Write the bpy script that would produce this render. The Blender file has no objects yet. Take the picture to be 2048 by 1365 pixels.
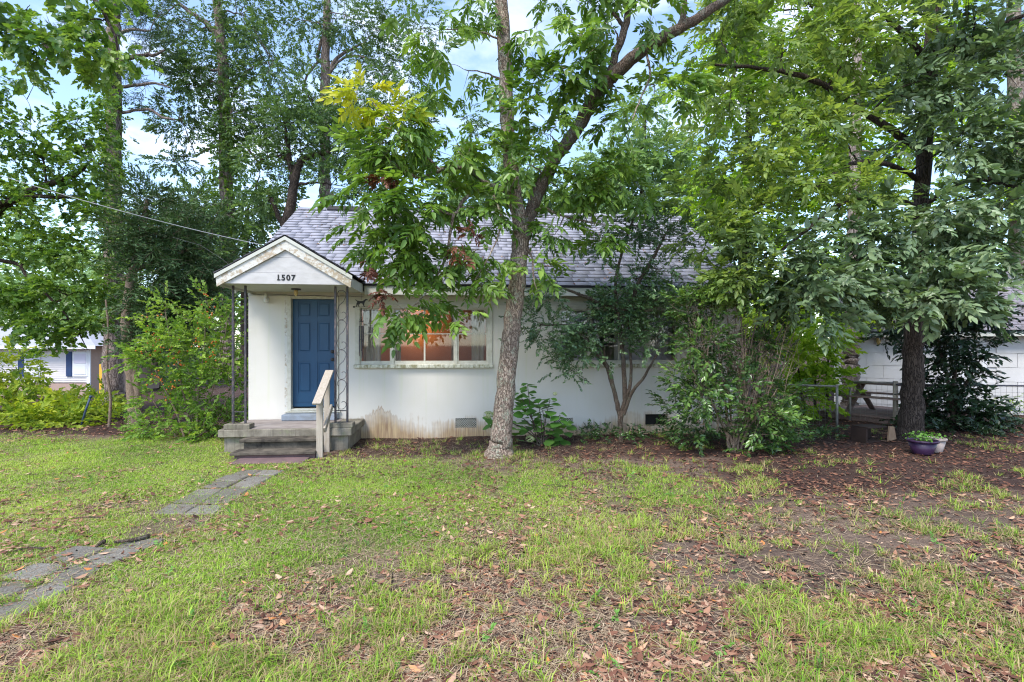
import bpy, bmesh, math, random
import numpy as np
from mathutils import Vector, Matrix

random.seed(7)
rng = np.random.default_rng(11)
scene = bpy.context.scene
col = scene.collection
R = math.radians

# ---------------------------------------------------------------- camera, sky, sun, exposure
FPX, HORIZON, EYE = 1060.0, 690.0, 1.8          # focal length in photo pixels, horizon row, eye height
YAW = math.atan(94 / FPX)
SA, CA = math.sin(YAW), math.cos(YAW)
cam_data = bpy.data.cameras.new('camera')
cam = bpy.data.objects.new('camera', cam_data)
col.objects.link(cam)
cam.location = (0, 0, EYE)
cam.rotation_euler = (R(90), 0, -YAW)
cam_data.sensor_width = 36.0
cam_data.lens = FPX / 2048 * 36.0
cam_data.shift_y = (HORIZON - 682.5) / 2048
cam_data.clip_start = 0.05
cam_data.clip_end = 2000
scene.camera = cam

SUN_EL, SUN_AZ = R(54), R(-146)                  # azimuth clockwise from +Y: light comes from the front left
world = bpy.data.worlds.new('World')
scene.world = world
world.use_nodes = True
wt = world.node_tree
wt.nodes.clear()
w_out = wt.nodes.new('ShaderNodeOutputWorld')
w_bg = wt.nodes.new('ShaderNodeBackground')
w_sky = wt.nodes.new('ShaderNodeTexSky')
w_sky.sky_type = 'NISHITA'
w_sky.sun_disc = False
w_sky.sun_elevation = SUN_EL
w_sky.sun_rotation = SUN_AZ
w_sky.air_density = 1.0
w_sky.dust_density = 0.4
w_sky.ozone_density = 2.5
w_bg.inputs['Strength'].default_value = 0.15
w_tc = wt.nodes.new('ShaderNodeTexCoord')
w_map = wt.nodes.new('ShaderNodeMapping')
w_map.inputs['Scale'].default_value = (1.6, 1.6, 4.2)
w_map.inputs['Location'].default_value = (0.35, 0.2, 0.1)
w_noise = wt.nodes.new('ShaderNodeTexNoise')
w_noise.inputs['Scale'].default_value = 1.9
w_noise.inputs['Detail'].default_value = 7
w_noise.inputs['Roughness'].default_value = 0.55
w_noise.inputs['Distortion'].default_value = 0.35
w_ramp = wt.nodes.new('ShaderNodeValToRGB')
w_ramp.color_ramp.elements[0].position = 0.48
w_ramp.color_ramp.elements[0].color = (0.04, 0.04, 0.04, 1)
w_ramp.color_ramp.elements[1].position = 0.78
w_ramp.color_ramp.elements[1].color = (0.85, 0.85, 0.85, 1)
w_mix = wt.nodes.new('ShaderNodeMixRGB')
w_mix.inputs['Color2'].default_value = (5.2, 5.3, 5.7, 1)
wt.links.new(w_tc.outputs['Generated'], w_map.inputs['Vector'])
wt.links.new(w_map.outputs['Vector'], w_noise.inputs['Vector'])
wt.links.new(w_noise.outputs['Fac'], w_ramp.inputs['Fac'])
wt.links.new(w_ramp.outputs['Color'], w_mix.inputs['Fac'])
wt.links.new(w_sky.outputs['Color'], w_mix.inputs['Color1'])
wt.links.new(w_mix.outputs['Color'], w_bg.inputs['Color'])
wt.links.new(w_bg.outputs['Background'], w_out.inputs['Surface'])

sun_data = bpy.data.lights.new('sun', 'SUN')
sun_data.energy = 2.0
sun_data.angle = R(20)
sun_data.color = (1.0, 0.95, 0.87)
sun = bpy.data.objects.new('sun', sun_data)
col.objects.link(sun)
_sd = Vector((math.sin(SUN_AZ) * math.cos(SUN_EL), math.cos(SUN_AZ) * math.cos(SUN_EL), math.sin(SUN_EL)))
sun.rotation_euler = _sd.to_track_quat('Z', 'Y').to_euler()
sun.location = (0, 0, 30)

scene.view_settings.view_transform = 'Standard'
scene.view_settings.look = 'None'
scene.view_settings.gamma = 1.0
scene.view_settings.use_curve_mapping = False
scene.view_settings.exposure = 1.42
scene.render.engine = 'CYCLES'
scene.cycles.max_bounces = 12
scene.cycles.diffuse_bounces = 9
scene.cycles.glossy_bounces = 2
scene.cycles.transmission_bounces = 9
scene.cycles.transparent_max_bounces = 8
scene.cycles.caustics_reflective = False
scene.cycles.caustics_refractive = False
scene.cycles.use_denoising = True
scene.cycles.denoising_prefilter = 'NONE'
scene.cycles.pixel_filter_type = 'BLACKMAN_HARRIS'
scene.cycles.filter_width = 1.15
scene.cycles.use_adaptive_sampling = False

# ---------------------------------------------------------------- pixel to place (real depths)
def ray(x, y):
    u = (x - 1024) / FPX
    return (SA + u * CA, CA - u * SA, -(y - HORIZON) / FPX)

def at_y(x, y, Y):
    d = ray(x, y); t = Y / d[1]
    return Vector((d[0] * t, Y, EYE + d[2] * t))

def on_ground(x, y, z=0.0):
    d = ray(x, y); t = (z - EYE) / d[2]
    return Vector((d[0] * t, d[1] * t, z))

def at_depth(x, y, c):
    d = ray(x, y)
    return Vector((d[0] * c, d[1] * c, EYE + d[2] * c))

# ---------------------------------------------------------------- objects
def link(name, mesh, mats=(), parent=None, loc=None, kind=None):
    o = bpy.data.objects.new(name, mesh)
    col.objects.link(o)
    for m in (mats if isinstance(mats, (list, tuple)) else [mats]):
        if mesh is not None and m is not None and m.name not in [k.name for k in mesh.materials]:
            mesh.materials.append(m)
    if parent is not None:
        o.parent = parent
    if loc is not None:
        o.location = loc
    if kind:
        o['kind'] = kind
    return o

def tag(o, label, cat, group=None, kind=None):
    o['label'] = label
    o['category'] = cat
    if group: o['group'] = group
    if kind: o['kind'] = kind
    return o

def thing(name, label, cat, loc=(0, 0, 0), rz=0.0, group=None):
    o = bpy.data.objects.new(name, None)
    o.empty_display_size = 0.2
    col.objects.link(o)
    o.location = loc
    o.rotation_euler = (0, 0, rz)
    return tag(o, label, cat, group)

class MB:
    """collects simple shapes into ONE mesh"""
    def __init__(s):
        s.v, s.f, s.m = [], [], []
    def face(s, pts, mi=0):
        k = len(s.v); s.v += [tuple(p) for p in pts]; s.f.append(tuple(range(k, k + len(pts)))); s.m.append(mi)
    def box(s, x0, x1, y0, y1, z0, z1, mi=0, jit=0.0):
        k = len(s.v)
        j = lambda: random.uniform(-jit, jit) if jit else 0.0
        for z in (z0, z1):
            for (x, y) in ((x0, y0), (x1, y0), (x1, y1), (x0, y1)):
                s.v.append((x + j(), y + j(), z + j()))
        for q in ((0, 3, 2, 1), (4, 5, 6, 7), (0, 1, 5, 4), (1, 2, 6, 5), (2, 3, 7, 6), (3, 0, 4, 7)):
            s.f.append(tuple(k + i for i in q)); s.m.append(mi)
    def beam(s, p, q, w, h, up=(0, 0, 1), mi=0):
        p, q, up = Vector(p), Vector(q), Vector(up)
        d = (q - p).normalized()
        side = d.cross(up).normalized() * (w / 2)
        u = side.cross(d).normalized() * (h / 2)
        k = len(s.v)
        for c in (p, q):
            for a, b in ((-1, -1), (1, -1), (1, 1), (-1, 1)):
                s.v.append(tuple(c + side * a + u * b))
        for f in ((0, 1, 2, 3), (7, 6, 5, 4), (0, 4, 5, 1), (1, 5, 6, 2), (2, 6, 7, 3), (3, 7, 4, 0)):
            s.f.append(tuple(k + i for i in f)); s.m.append(mi)
    def tube(s, pts, r, n=6, mi=0, cap=True):
        pts = [Vector(p) for p in pts]
        rs = r if isinstance(r, (list, tuple)) else [r] * len(pts)
        k = len(s.v)
        ref = Vector((0.31, 0.17, 0.93))
        for i, p in enumerate(pts):
            t = (pts[min(i + 1, len(pts) - 1)] - pts[max(i - 1, 0)]).normalized()
            a = t.cross(ref)
            if a.length < 1e-3: a = t.cross(Vector((1, 0, 0)))
            a.normalize(); b = t.cross(a)
            for j in range(n):
                th = 2 * math.pi * j / n
                s.v.append(tuple(p + (a * math.cos(th) + b * math.sin(th)) * rs[i]))
        for i in range(len(pts) - 1):
            for j in range(n):
                s.f.append((k + i * n + j, k + i * n + (j + 1) % n, k + (i + 1) * n + (j + 1) % n, k + (i + 1) * n + j)); s.m.append(mi)
        if cap:
            s.f.append(tuple(k + j for j in reversed(range(n)))); s.m.append(mi)
            s.f.append(tuple(k + (len(pts) - 1) * n + j for j in range(n))); s.m.append(mi)
    def lathe(s, prof, c=(0, 0, 0), n=24, mi=0):
        k = len(s.v)
        for (r, z) in prof:
            for j in range(n):
                th = 2 * math.pi * j / n
                s.v.append((c[0] + r * math.cos(th), c[1] + r * math.sin(th), c[2] + z))
        for i in range(len(prof) - 1):
            for j in range(n):
                s.f.append((k + i * n + j, k + i * n + (j + 1) % n, k + (i + 1) * n + (j + 1) % n, k + (i + 1) * n + j)); s.m.append(mi)
    def prism(s, outline, y0, y1, mi=0):
        """outline of (x, z) extruded along y"""
        k = len(s.v); n = len(outline)
        for y in (y0, y1):
            for (x, z) in outline: s.v.append((x, y, z))
        s.f.append(tuple(k + i for i in range(n))); s.m.append(mi)
        s.f.append(tuple(k + n + i for i in reversed(range(n)))); s.m.append(mi)
        for i in range(n):
            s.f.append((k + i, k + n + i, k + n + (i + 1) % n, k + (i + 1) % n)); s.m.append(mi)
    def build(s, name, mats, parent=None, bevel=0.0, smooth=False, loc=None, kind=None):
        me = bpy.data.meshes.new(name)
        me.from_pydata(s.v, [], s.f)
        o = link(name, me, mats, parent, loc, kind)
        me.polygons.foreach_set('material_index', s.m)
        bm = bmesh.new(); bm.from_mesh(me)
        bmesh.ops.recalc_face_normals(bm, faces=bm.faces)
        if bevel:
            bmesh.ops.bevel(bm, geom=list(bm.edges), offset=bevel, segments=1, affect='EDGES', profile=0.7)
        bm.to_mesh(me); bm.free()
        if smooth:
            me.polygons.foreach_set('use_smooth', [True] * len(me.polygons))
        me.update()
        return o

# ---------------------------------------------------------------- materials
class NT:
    def __init__(s, name):
        s.mat = bpy.data.materials.new(name); s.mat.use_nodes = True
        s.t = s.mat.node_tree; s.t.nodes.clear()
        s.out = s.t.nodes.new('ShaderNodeOutputMaterial')
        s.bsdf = s.t.nodes.new('ShaderNodeBsdfPrincipled')
        s.l(s.bsdf.outputs[0], s.out.inputs['Surface'])
    def n(s, kind, **kw):
        nd = s.t.nodes.new(kind)
        for k, v in kw.items():
            if k in nd.inputs: nd.inputs[k].default_value = v
            else: setattr(nd, k, v)
        return nd
    def l(s, a, b): s.t.links.new(a, b)
    def pos(s, scale=(1, 1, 1), mode='world'):
        if mode == 'world': src = s.n('ShaderNodeNewGeometry').outputs['Position']
        else: src = s.n('ShaderNodeTexCoord').outputs['Object']
        m = s.n('ShaderNodeMapping'); m.inputs['Scale'].default_value = scale
        s.l(src, m.inputs['Vector']); return m.outputs['Vector']
    def noise(s, vec, scale, detail=4, rough=0.55, dist=0.0):
        nd = s.n('ShaderNodeTexNoise'); nd.inputs['Scale'].default_value = scale; nd.inputs['Detail'].default_value = detail
        nd.inputs['Roughness'].default_value = rough; nd.inputs['Distortion'].default_value = dist
        s.l(vec, nd.inputs['Vector']); return nd.outputs['Fac']
    def ramp(s, fac, stops, interp='LINEAR'):
        nd = s.n('ShaderNodeValToRGB'); cr = nd.color_ramp; cr.interpolation = interp
        while len(cr.elements) < len(stops): cr.elements.new(0.5)
        for e, (p, c) in zip(cr.elements, stops):
            e.position = p; e.color = (c, c, c, 1) if isinstance(c, (int, float)) else (*c, 1)
        s.l(fac, nd.inputs['Fac']); return nd.outputs['Color']
    def mix(s, fac, a, b, blend='MIX'):
        nd = s.n('ShaderNodeMixRGB'); nd.blend_type = blend
        for sock, v in ((nd.inputs[0], fac), (nd.inputs[1], a), (nd.inputs[2], b)):
            if hasattr(v, 'is_linked'): s.l(v, sock)
            elif isinstance(v, (int, float)) : sock.default_value = v if sock == nd.inputs[0] else (v, v, v, 1)
            else: sock.default_value = (*v, 1)
        return nd.outputs[0]
    def math(s, op, a, b=0.0, clamp=False):
        nd = s.n('ShaderNodeMath'); nd.operation = op; nd.use_clamp = clamp
        for sock, v in ((nd.inputs[0], a), (nd.inputs[1], b)):
            if hasattr(v, 'is_linked'): s.l(v, sock)
            else: sock.default_value = v
        return nd.outputs[0]
    def xyz(s, mode='world'):
        nd = s.n('ShaderNodeSeparateXYZ')
        if mode == 'world': s.l(s.n('ShaderNodeNewGeometry').outputs['Position'], nd.inputs[0])
        else: s.l(s.n('ShaderNodeTexCoord').outputs['Object'], nd.inputs[0])
        return nd.outputs
    def attr(s, name):
        nd = s.n('ShaderNodeAttribute'); nd.attribute_name = name; return nd.outputs['Fac']
    def bump(s, h, strength=0.3, dist=0.01):
        nd = s.n('ShaderNodeBump'); nd.inputs['Strength'].default_value = strength; nd.inputs['Distance'].default_value = dist
        s.l(h, nd.inputs['Height']); s.l(nd.outputs[0], s.bsdf.inputs['Normal'])
    def set(s, color=None, rough=0.7, spec=0.3, metal=0.0):
        if color is not None:
            if hasattr(color, 'is_linked'): s.l(color, s.bsdf.inputs['Base Color'])
            else: s.bsdf.inputs['Base Color'].default_value = (*color, 1)
        if hasattr(rough, 'is_linked'): s.l(rough, s.bsdf.inputs['Roughness'])
        else: s.bsdf.inputs['Roughness'].default_value = rough
        s.bsdf.inputs['Specular IOR Level'].default_value = spec
        s.bsdf.inputs['Metallic'].default_value = metal
        return s.mat

M = {}
def worn(name, c, c2=None, scale=6.0, amt=0.5, rough=0.7, spec=0.3, bump=0.15, streak=(1, 1, 1), mode='world', metal=0.0):
    """plain surface with blotchy second colour and fine relief"""
    t = NT(name); v = t.pos(streak, mode)
    f = t.ramp(t.noise(v, scale, 6, 0.62, 0.2), [(0.38, 0.0), (0.72, amt)])
    c2 = c2 or tuple(k * 0.55 for k in c)
    t.set(t.mix(f, c, c2), rough, spec, metal)
    if bump: t.bump(t.noise(v, scale * 9, 5, 0.65), bump, 0.01)
    M[name] = t.mat
    return t.mat

def leaf_mat(name, dark, mid, light, rough=0.5, spec=0.25, trans=0.35, warm=1.25):
    t = NT(name)
    c = t.ramp(t.attr('tint'), [(0.0, dark), (0.5, mid), (1.0, light)])
    t.set(c, rough, spec)
    tr = t.n('ShaderNodeBsdfTranslucent')
    t.l(t.mix(1.0, c, (warm, 1.25, 0.55), 'MULTIPLY'), tr.inputs['Color'])
    mx = t.n('ShaderNodeMixShader'); mx.inputs[0].default_value = trans
    t.l(t.bsdf.outputs[0], mx.inputs[1]); t.l(tr.outputs[0], mx.inputs[2]); t.l(mx.outputs[0], t.out.inputs['Surface'])
    M[name] = t.mat
    return t.mat

def bark_mat(name, dark, light, lichen=None, stretch=(9, 9, 1.6), scale=3.0, lich_amt=0.8, bump=0.9):
    t = NT(name); v = t.pos(stretch)
    vo = t.n('ShaderNodeTexVoronoi'); vo.feature = 'DISTANCE_TO_EDGE'; vo.inputs['Scale'].default_value = scale
    wv = t.n('ShaderNodeVectorMath'); wv.operation = 'ADD'
    nz = t.n('ShaderNodeTexNoise'); nz.inputs['Scale'].default_value = 2.5; nz.inputs['Detail'].default_value = 3
    t.l(v, nz.inputs['Vector']); t.l(v, wv.inputs[0]); t.l(nz.outputs['Color'], wv.inputs[1]); t.l(wv.outputs[0], vo.inputs['Vector'])
    crack = t.ramp(vo.outputs['Distance'], [(0.0, 0.0), (0.16, 1.0)])
    fine = t.noise(v, scale * 5, 6, 0.7)
    h = t.math('ADD', t.math('MULTIPLY', crack, 0.6), t.math('MULTIPLY', fine, 0.5))
    c = t.mix(t.ramp(h, [(0.2, 0.0), (0.95, 1.0)]), dark, light)
    if lichen:
        p = t.pos((1, 1, 0.8))
        lf = t.ramp(t.noise(p, 7.5, 6, 0.7, 0.4), [(0.5, 0.0), (0.6, lich_amt)])
        lf = t.math('MULTIPLY', lf, t.ramp(t.noise(p, 34, 4, 0.7), [(0.42, 0.0), (0.55, 1.0)]))
        c = t.mix(lf, c, lichen)
    t.set(c, 0.9, 0.12)
    t.bump(h, bump, 0.03)
    M[name] = t.mat
    return t.mat

# house surfaces
t = NT('painted_wall')
v = t.pos(); x, y, z = t.xyz()
streak = t.noise(t.pos((14, 14, 0.7)), 1.6, 5, 0.6)
fine = t.noise(t.pos((60, 60, 2.2)), 1.0, 4, 0.6)
blot = t.noise(v, 1.5, 4, 0.6)
hgt = t.math('ADD', t.math('MULTIPLY', t.math('SUBTRACT', blot, 0.5), 0.85), t.math('MULTIPLY', t.math('SUBTRACT', streak, 0.5), 0.42))
hgt = t.math('ADD', hgt, t.math('MULTIPLY', t.math('SUBTRACT', fine, 0.5), 0.2))
# rain splash rises beside the porch
xs = t.math('SUBTRACT', 1.0, t.math('MULTIPLY', t.math('ABSOLUTE', t.math('ADD', x, 1.62)), 1.9), True)
lvl = t.math('ADD', 0.33, t.math('MULTIPLY', xs, 0.26))
over = t.math('SUBTRACT', t.math('ADD', lvl, hgt), z)
st = t.ramp(over, [(0.0, 0.0), (0.10, 0.40), (0.34, 0.85)])
brown = t.mix(t.ramp(t.noise(t.pos((38, 38, 2)), 1.3, 4), [(0.35, 0.0), (0.65, 1.0)]), (0.50, 0.35, 0.17), (0.24, 0.12, 0.045))
rim = t.ramp(over, [(0.0, 0.0), (0.035, 0.6), (0.10, 0.0)])
rim = t.math('MULTIPLY', rim, xs)
base = t.mix(t.ramp(t.noise(v, 2.2, 5), [(0.4, 0.0), (0.7, 0.4)]), (0.655, 0.62, 0.565), (0.60, 0.565, 0.475))
drip = t.ramp(t.noise(t.pos((9, 9, 0.25)), 1.4, 3, 0.5), [(0.55, 0.0), (0.72, 0.5)])
dz = t.ramp(z, [(0.2, 0.0), (0.9, 1.0)])
base = t.mix(t.math('MULTIPLY', drip, dz), base, (0.60, 0.60, 0.45))
base = t.mix(st, base, brown)
base = t.mix(rim, base, (0.25, 0.12, 0.03))
t.set(base, 0.75, 0.25)
t.bump(t.noise(v, 45, 6, 0.6), 0.22, 0.006)
M['painted_wall'] = t.mat

worn('trim_paint', (0.53, 0.53, 0.48), (0.42, 0.43, 0.36), 3.0, 0.6, 0.6, 0.3, 0.1)
worn('frame_paint', (0.60, 0.585, 0.51), (0.38, 0.35, 0.26), 9.0, 0.6, 0.6, 0.3, 0.1)
t = NT('peeling_paint')
v = t.pos(); nz = t.noise(v, 16, 8, 0.75, 0.3); big = t.noise(v, 1.8, 3)
f = t.ramp(t.math('ADD', nz, t.math('MULTIPLY', t.math('SUBTRACT', big, 0.5), 0.8)), [(0.50, 0.0), (0.58, 0.75), (0.75, 0.9)])
t.set(t.mix(f, (0.60, 0.585, 0.54), t.mix(t.noise(v, 5, 3), (0.28, 0.26, 0.17), (0.42, 0.27, 0.16))), 0.75, 0.2)
t.bump(nz, 0.4, 0.01); M['peeling_paint'] = t.mat
worn('gable_paint', (0.53, 0.515, 0.51), (0.41, 0.395, 0.38), 4.0, 0.8, 0.7, 0.2, 0.2, (1, 1, 2.5))
t = NT('sill_paint'); v = t.pos((8, 8, 3))
t.set(t.mix(t.ramp(t.noise(v, 2.0, 6, 0.7), [(0.42, 0.0), (0.62, 0.9)]), (0.66, 0.65, 0.55), (0.22, 0.20, 0.09)), 0.75, 0.2); M['sill_paint'] = t.mat
t = NT('door_paint'); v = t.pos((2, 2, 0.5))
t.set(t.mix(t.ramp(t.noise(v, 4, 5), [(0.35, 0.0), (0.75, 0.6)]), (0.010, 0.060, 0.135), (0.015, 0.078, 0.165)), 0.42, 0.4)
t.bump(t.noise(t.pos((60, 60, 3)), 1, 4), 0.08, 0.004); M['door_paint'] = t.mat
worn('dark_metal', (0.03, 0.03, 0.035), (0.08, 0.06, 0.05), 20, 0.6, 0.5, 0.4, 0.1)
t = NT('iron'); v = t.pos((20, 20, 6))
t.set(t.mix(t.ramp(t.noise(v, 2.5, 5, 0.7), [(0.5, 0.0), (0.65, 0.8)]), (0.045, 0.043, 0.055), (0.22, 0.16, 0.14)), 0.5, 0.4); M['iron'] = t.mat
worn('black_paint', (0.012, 0.012, 0.012), (0.03, 0.03, 0.03), 10, 0.5, 0.5, 0.3, 0.0)
t = NT('concrete'); v = t.pos(); nz = t.noise(v, 3.2, 7, 0.65, 0.3)
c = t.mix(t.ramp(nz, [(0.34, 0.0), (0.68, 1.0)]), (0.32, 0.285, 0.23), (0.12, 0.105, 0.08))
c = t.mix(t.ramp(t.noise(v, 5.0, 5, 0.6), [(0.55, 0.0), (0.72, 0.5)]), c, (0.20, 0.24, 0.10))
c = t.mix(t.ramp(t.noise(t.pos((30, 30, 1.5)), 1.0, 4), [(0.5, 0.0), (0.7, 0.5)]), c, (0.09, 0.08, 0.065))
t.set(c, 0.9, 0.15); t.bump(t.noise(v, 60, 6, 0.7), 0.35, 0.008); M['concrete'] = t.mat
t = NT('dark_concrete'); v = t.pos(); nz = t.noise(v, 4.5, 7, 0.7, 0.3)
c = t.mix(t.ramp(nz, [(0.36, 0.0), (0.66, 1.0)]), (0.15, 0.128, 0.10), (0.035, 0.03, 0.026))
t.set(c, 0.9, 0.15); t.bump(t.noise(v, 60, 6, 0.7), 0.35, 0.008); M['dark_concrete'] = t.mat
worn('red_concrete', (0.19, 0.12, 0.12), (0.10, 0.075, 0.07), 5, 0.8, 0.85, 0.2, 0.3)
worn('slate_step', (0.27, 0.31, 0.37), (0.18, 0.18, 0.17), 7, 0.7, 0.8, 0.2, 0.25)
worn('porch_top', (0.31, 0.27, 0.25), (0.16, 0.13, 0.12), 3, 0.8, 0.85, 0.2, 0.25)
worn('grey_wood', (0.42, 0.37, 0.31), (0.30, 0.24, 0.18), 2.2, 0.8, 0.85, 0.2, 0.4, (14, 14, 1.5))
worn('deck_wood', (0.24, 0.17, 0.15), (0.10, 0.07, 0.06), 3, 0.8, 0.85, 0.2, 0.4, (2, 9, 9))
worn('dark_wood', (0.055, 0.036, 0.03), (0.03, 0.02, 0.016), 4, 0.7, 0.85, 0.2, 0.3)
worn('tan_wood', (0.36, 0.24, 0.15), (0.22, 0.13, 0.08), 5, 0.7, 0.8, 0.2, 0.3)
t = NT('shingle'); v = t.pos(); tn = t.attr('tint')
c = t.ramp(tn, [(0.0, (0.23, 0.23, 0.275)), (0.5, (0.30, 0.30, 0.36)), (1.0, (0.37, 0.365, 0.425))])
c = t.mix(t.ramp(t.noise(v, 1.1, 5, 0.6), [(0.4, 0.0), (0.75, 0.55)]), c, (0.17, 0.17, 0.18))
c = t.mix(t.ramp(t.noise(v, 120, 3, 0.7), [(0.4, 0.0), (0.7, 0.5)]), c, (0.36, 0.36, 0.40))
t.set(c, 0.85, 0.25); t.bump(t.noise(v, 150, 3, 0.7), 0.3, 0.004); M['shingle'] = t.mat
worn('shingle_edge', (0.055, 0.055, 0.065), (0.09, 0.09, 0.10), 30, 0.5, 0.9, 0.1, 0.0)
t = NT('old_shingle'); v = t.pos(); tn = t.attr('tint')
c = t.ramp(tn, [(0.0, (0.17, 0.155, 0.175)), (1.0, (0.31, 0.29, 0.33))])
c = t.mix(t.ramp(t.noise(v, 1.6, 5, 0.6), [(0.48, 0.0), (0.7, 0.7)]), c, (0.13, 0.11, 0.085))
t.set(c, 0.9, 0.2); M['old_shingle'] = t.mat
worn('room_paint', (0.34, 0.18, 0.135), (0.30, 0.16, 0.12), 1.0, 0.4, 0.7, 0.2, 0.05)
worn('lilac_paint', (0.33, 0.29, 0.36), (0.28, 0.25, 0.31), 1.0, 0.4, 0.7, 0.2, 0.05)
worn('room_floor', (0.18, 0.10, 0.06), None, 2.0, 0.4, 0.5, 0.3, 0.05)
worn('curtain', (0.62, 0.56, 0.48), (0.50, 0.45, 0.40), 5, 0.5, 0.9, 0.1, 0.1, (3, 3, 0.4))
worn('blind', (0.64, 0.59, 0.66), (0.56, 0.52, 0.60), 3, 0.5, 0.8, 0.1, 0.05)
t = NT('glass')
gl = t.n('ShaderNodeBsdfGlossy'); gl.inputs['Roughness'].default_value = 0.03; gl.inputs['Color'].default_value = (0.9, 0.95, 1, 1)
tr = t.n('ShaderNodeBsdfTransparent'); tr.inputs['Color'].default_value = (0.93, 0.94, 0.93, 1)
fr = t.n('ShaderNodeFresnel'); fr.inputs['IOR'].default_value = 1.5
mx = t.n('ShaderNodeMixShader'); t.l(t.math('ADD', t.math('MULTIPLY', fr.outputs[0], 1.1), 0.01), mx.inputs[0])
t.l(tr.outputs[0], mx.inputs[1]); t.l(gl.outputs[0], mx.inputs[2]); t.l(mx.outputs[0], t.out.inputs['Surface']); M['glass'] = t.mat
t = NT('lamp_glow'); t.set((1, 0.6, 0.25), 0.5); t.bsdf.inputs['Emission Color'].default_value = (1, 0.55, 0.18, 1); t.bsdf.inputs['Emission Strength'].default_value = 1.6; M['lamp_glow'] = t.mat
worn('amber_glass', (0.55, 0.40, 0.16), (0.42, 0.28, 0.10), 12, 0.5, 0.25, 0.5, 0.0)
worn('white_plastic', (0.72, 0.72, 0.70), (0.60, 0.60, 0.57), 8, 0.4, 0.5, 0.3, 0.0)
worn('cable', (0.16, 0.15, 0.15), (0.08, 0.08, 0.08), 20, 0.5, 0.6, 0.2, 0.0)
worn('pale_cable', (0.42, 0.41, 0.42), (0.30, 0.30, 0.30), 20, 0.5, 0.6, 0.2, 0.0)
worn('garage_panel', (0.60, 0.585, 0.59), (0.50, 0.49, 0.46), 2.5, 0.6, 0.75, 0.2, 0.12, (1, 1, 0.6))
worn('galvanised', (0.30, 0.29, 0.27), (0.15, 0.14, 0.12), 12, 0.7, 0.55, 0.4, 0.1, metal=0.4)
worn('purple_pot', (0.032, 0.014, 0.045), (0.05, 0.027, 0.062), 6, 0.5, 0.4, 0.4, 0.05)
worn('cream_pot', (0.36, 0.30, 0.28), (0.27, 0.21, 0.19), 7, 0.6, 0.6, 0.3, 0.1)
worn('potting_soil', (0.03, 0.02, 0.015), (0.06, 0.045, 0.03), 20, 0.7, 0.95, 0.1, 0.5)
worn('white_siding', (0.62, 0.58, 0.57), (0.52, 0.48, 0.47), 1.5, 0.5, 0.6, 0.3, 0.0)
worn('white_trim', (0.68, 0.68, 0.70), (0.60, 0.60, 0.62), 2, 0.4, 0.5, 0.3, 0.0)
worn('pale_roof', (0.34, 0.34, 0.38), (0.28, 0.28, 0.32), 2, 0.5, 0.7, 0.3, 0.0)
worn('blue_shutter', (0.025, 0.05, 0.13), None, 4, 0.4, 0.6, 0.3, 0.0)
worn('brick_base', (0.42, 0.30, 0.25), (0.34, 0.24, 0.20), 6, 0.5, 0.9, 0.1, 0.1)
worn('yellow_board', (0.72, 0.42, 0.06), (0.60, 0.33, 0.05), 3, 0.5, 0.7, 0.2, 0.0)
worn('blue_pipe', (0.06, 0.09, 0.16), None, 6, 0.5, 0.6, 0.3, 0.0)

# ---------------------------------------------------------------- ground
def smooth(a, b, v):
    t = np.clip((v - a) / (b - a), 0, 1)
    return t * t * (3 - 2 * t)

def gz(x, y):
    x = np.asarray(x, float); y = np.asarray(y, float)
    h = 0.018 * np.sin(x * 1.7 + 0.6 * y) * np.sin(y * 1.3 - 0.4 * x) + 0.012 * np.sin(x * 3.9 + 1.0) * np.sin(y * 4.3)
    h = h * smooth(0.5, 2.5, np.hypot((x + 2.9) * 0.7, y - 8.9))
    h = h - 1.7 * smooth(15, 36, y) * smooth(-6, -12, x)
    h = h + 0.05 * np.exp(-(((x - 0.55) / 0.55) ** 2 + ((y - 8.35) / 0.55) ** 2))
    return h

def spaced(lim, n, p):
    s = np.linspace(-1, 1, n)
    return np.sign(s) * np.abs(s) ** p * lim
gx = spaced(500, 221, 3.4) + 1.0; gy = spaced(500, 241, 3.4) + 7.0
GX, GY = np.meshgrid(gx, gy)
GZ = gz(GX, GY)
nx_, ny_ = len(gx), len(gy)
gv = np.stack([GX.ravel(), GY.ravel(), GZ.ravel()], 1)
ii, jj = np.meshgrid(np.arange(ny_ - 1), np.arange(nx_ - 1), indexing='ij')
k0 = (ii * nx_ + jj).ravel()
gf = np.stack([k0, k0 + 1, k0 + nx_ + 1, k0 + nx_], 1)

def np_mesh(name, verts, loops, sizes, mats, parent=None, mi=None, attrs=None, smooth_=False, kind=None):
    me = bpy.data.meshes.new(name)
    verts = np.ascontiguousarray(verts, np.float32)
    me.vertices.add(len(verts)); me.vertices.foreach_set('co', verts.ravel())
    loops = np.ascontiguousarray(loops, np.int32)
    me.loops.add(len(loops)); me.loops.foreach_set('vertex_index', loops)
    sizes = np.asarray(sizes, np.int32)
    me.polygons.add(len(sizes))
    starts = np.concatenate([[0], np.cumsum(sizes)[:-1]]).astype(np.int32)
    me.polygons.foreach_set('loop_start', starts)
    if mi is not None: me.polygons.foreach_set('material_index', np.ascontiguousarray(mi, np.int32))
    if smooth_: me.polygons.foreach_set('use_smooth', np.ones(len(sizes), bool))
    for k, a in (attrs or {}).items():
        at = me.attributes.new(k, 'FLOAT', 'POINT'); at.data.foreach_set('value', np.ascontiguousarray(a, np.float32))
    me.update(calc_edges=True)
    return link(name, me, mats, parent, kind=kind)

def to_px(x, y):
    cx = x * CA - y * SA; cz = np.maximum(x * SA + y * CA, .3)
    return 1024 + FPX * cx / cz, HORIZON + FPX * EYE / cz

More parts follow.
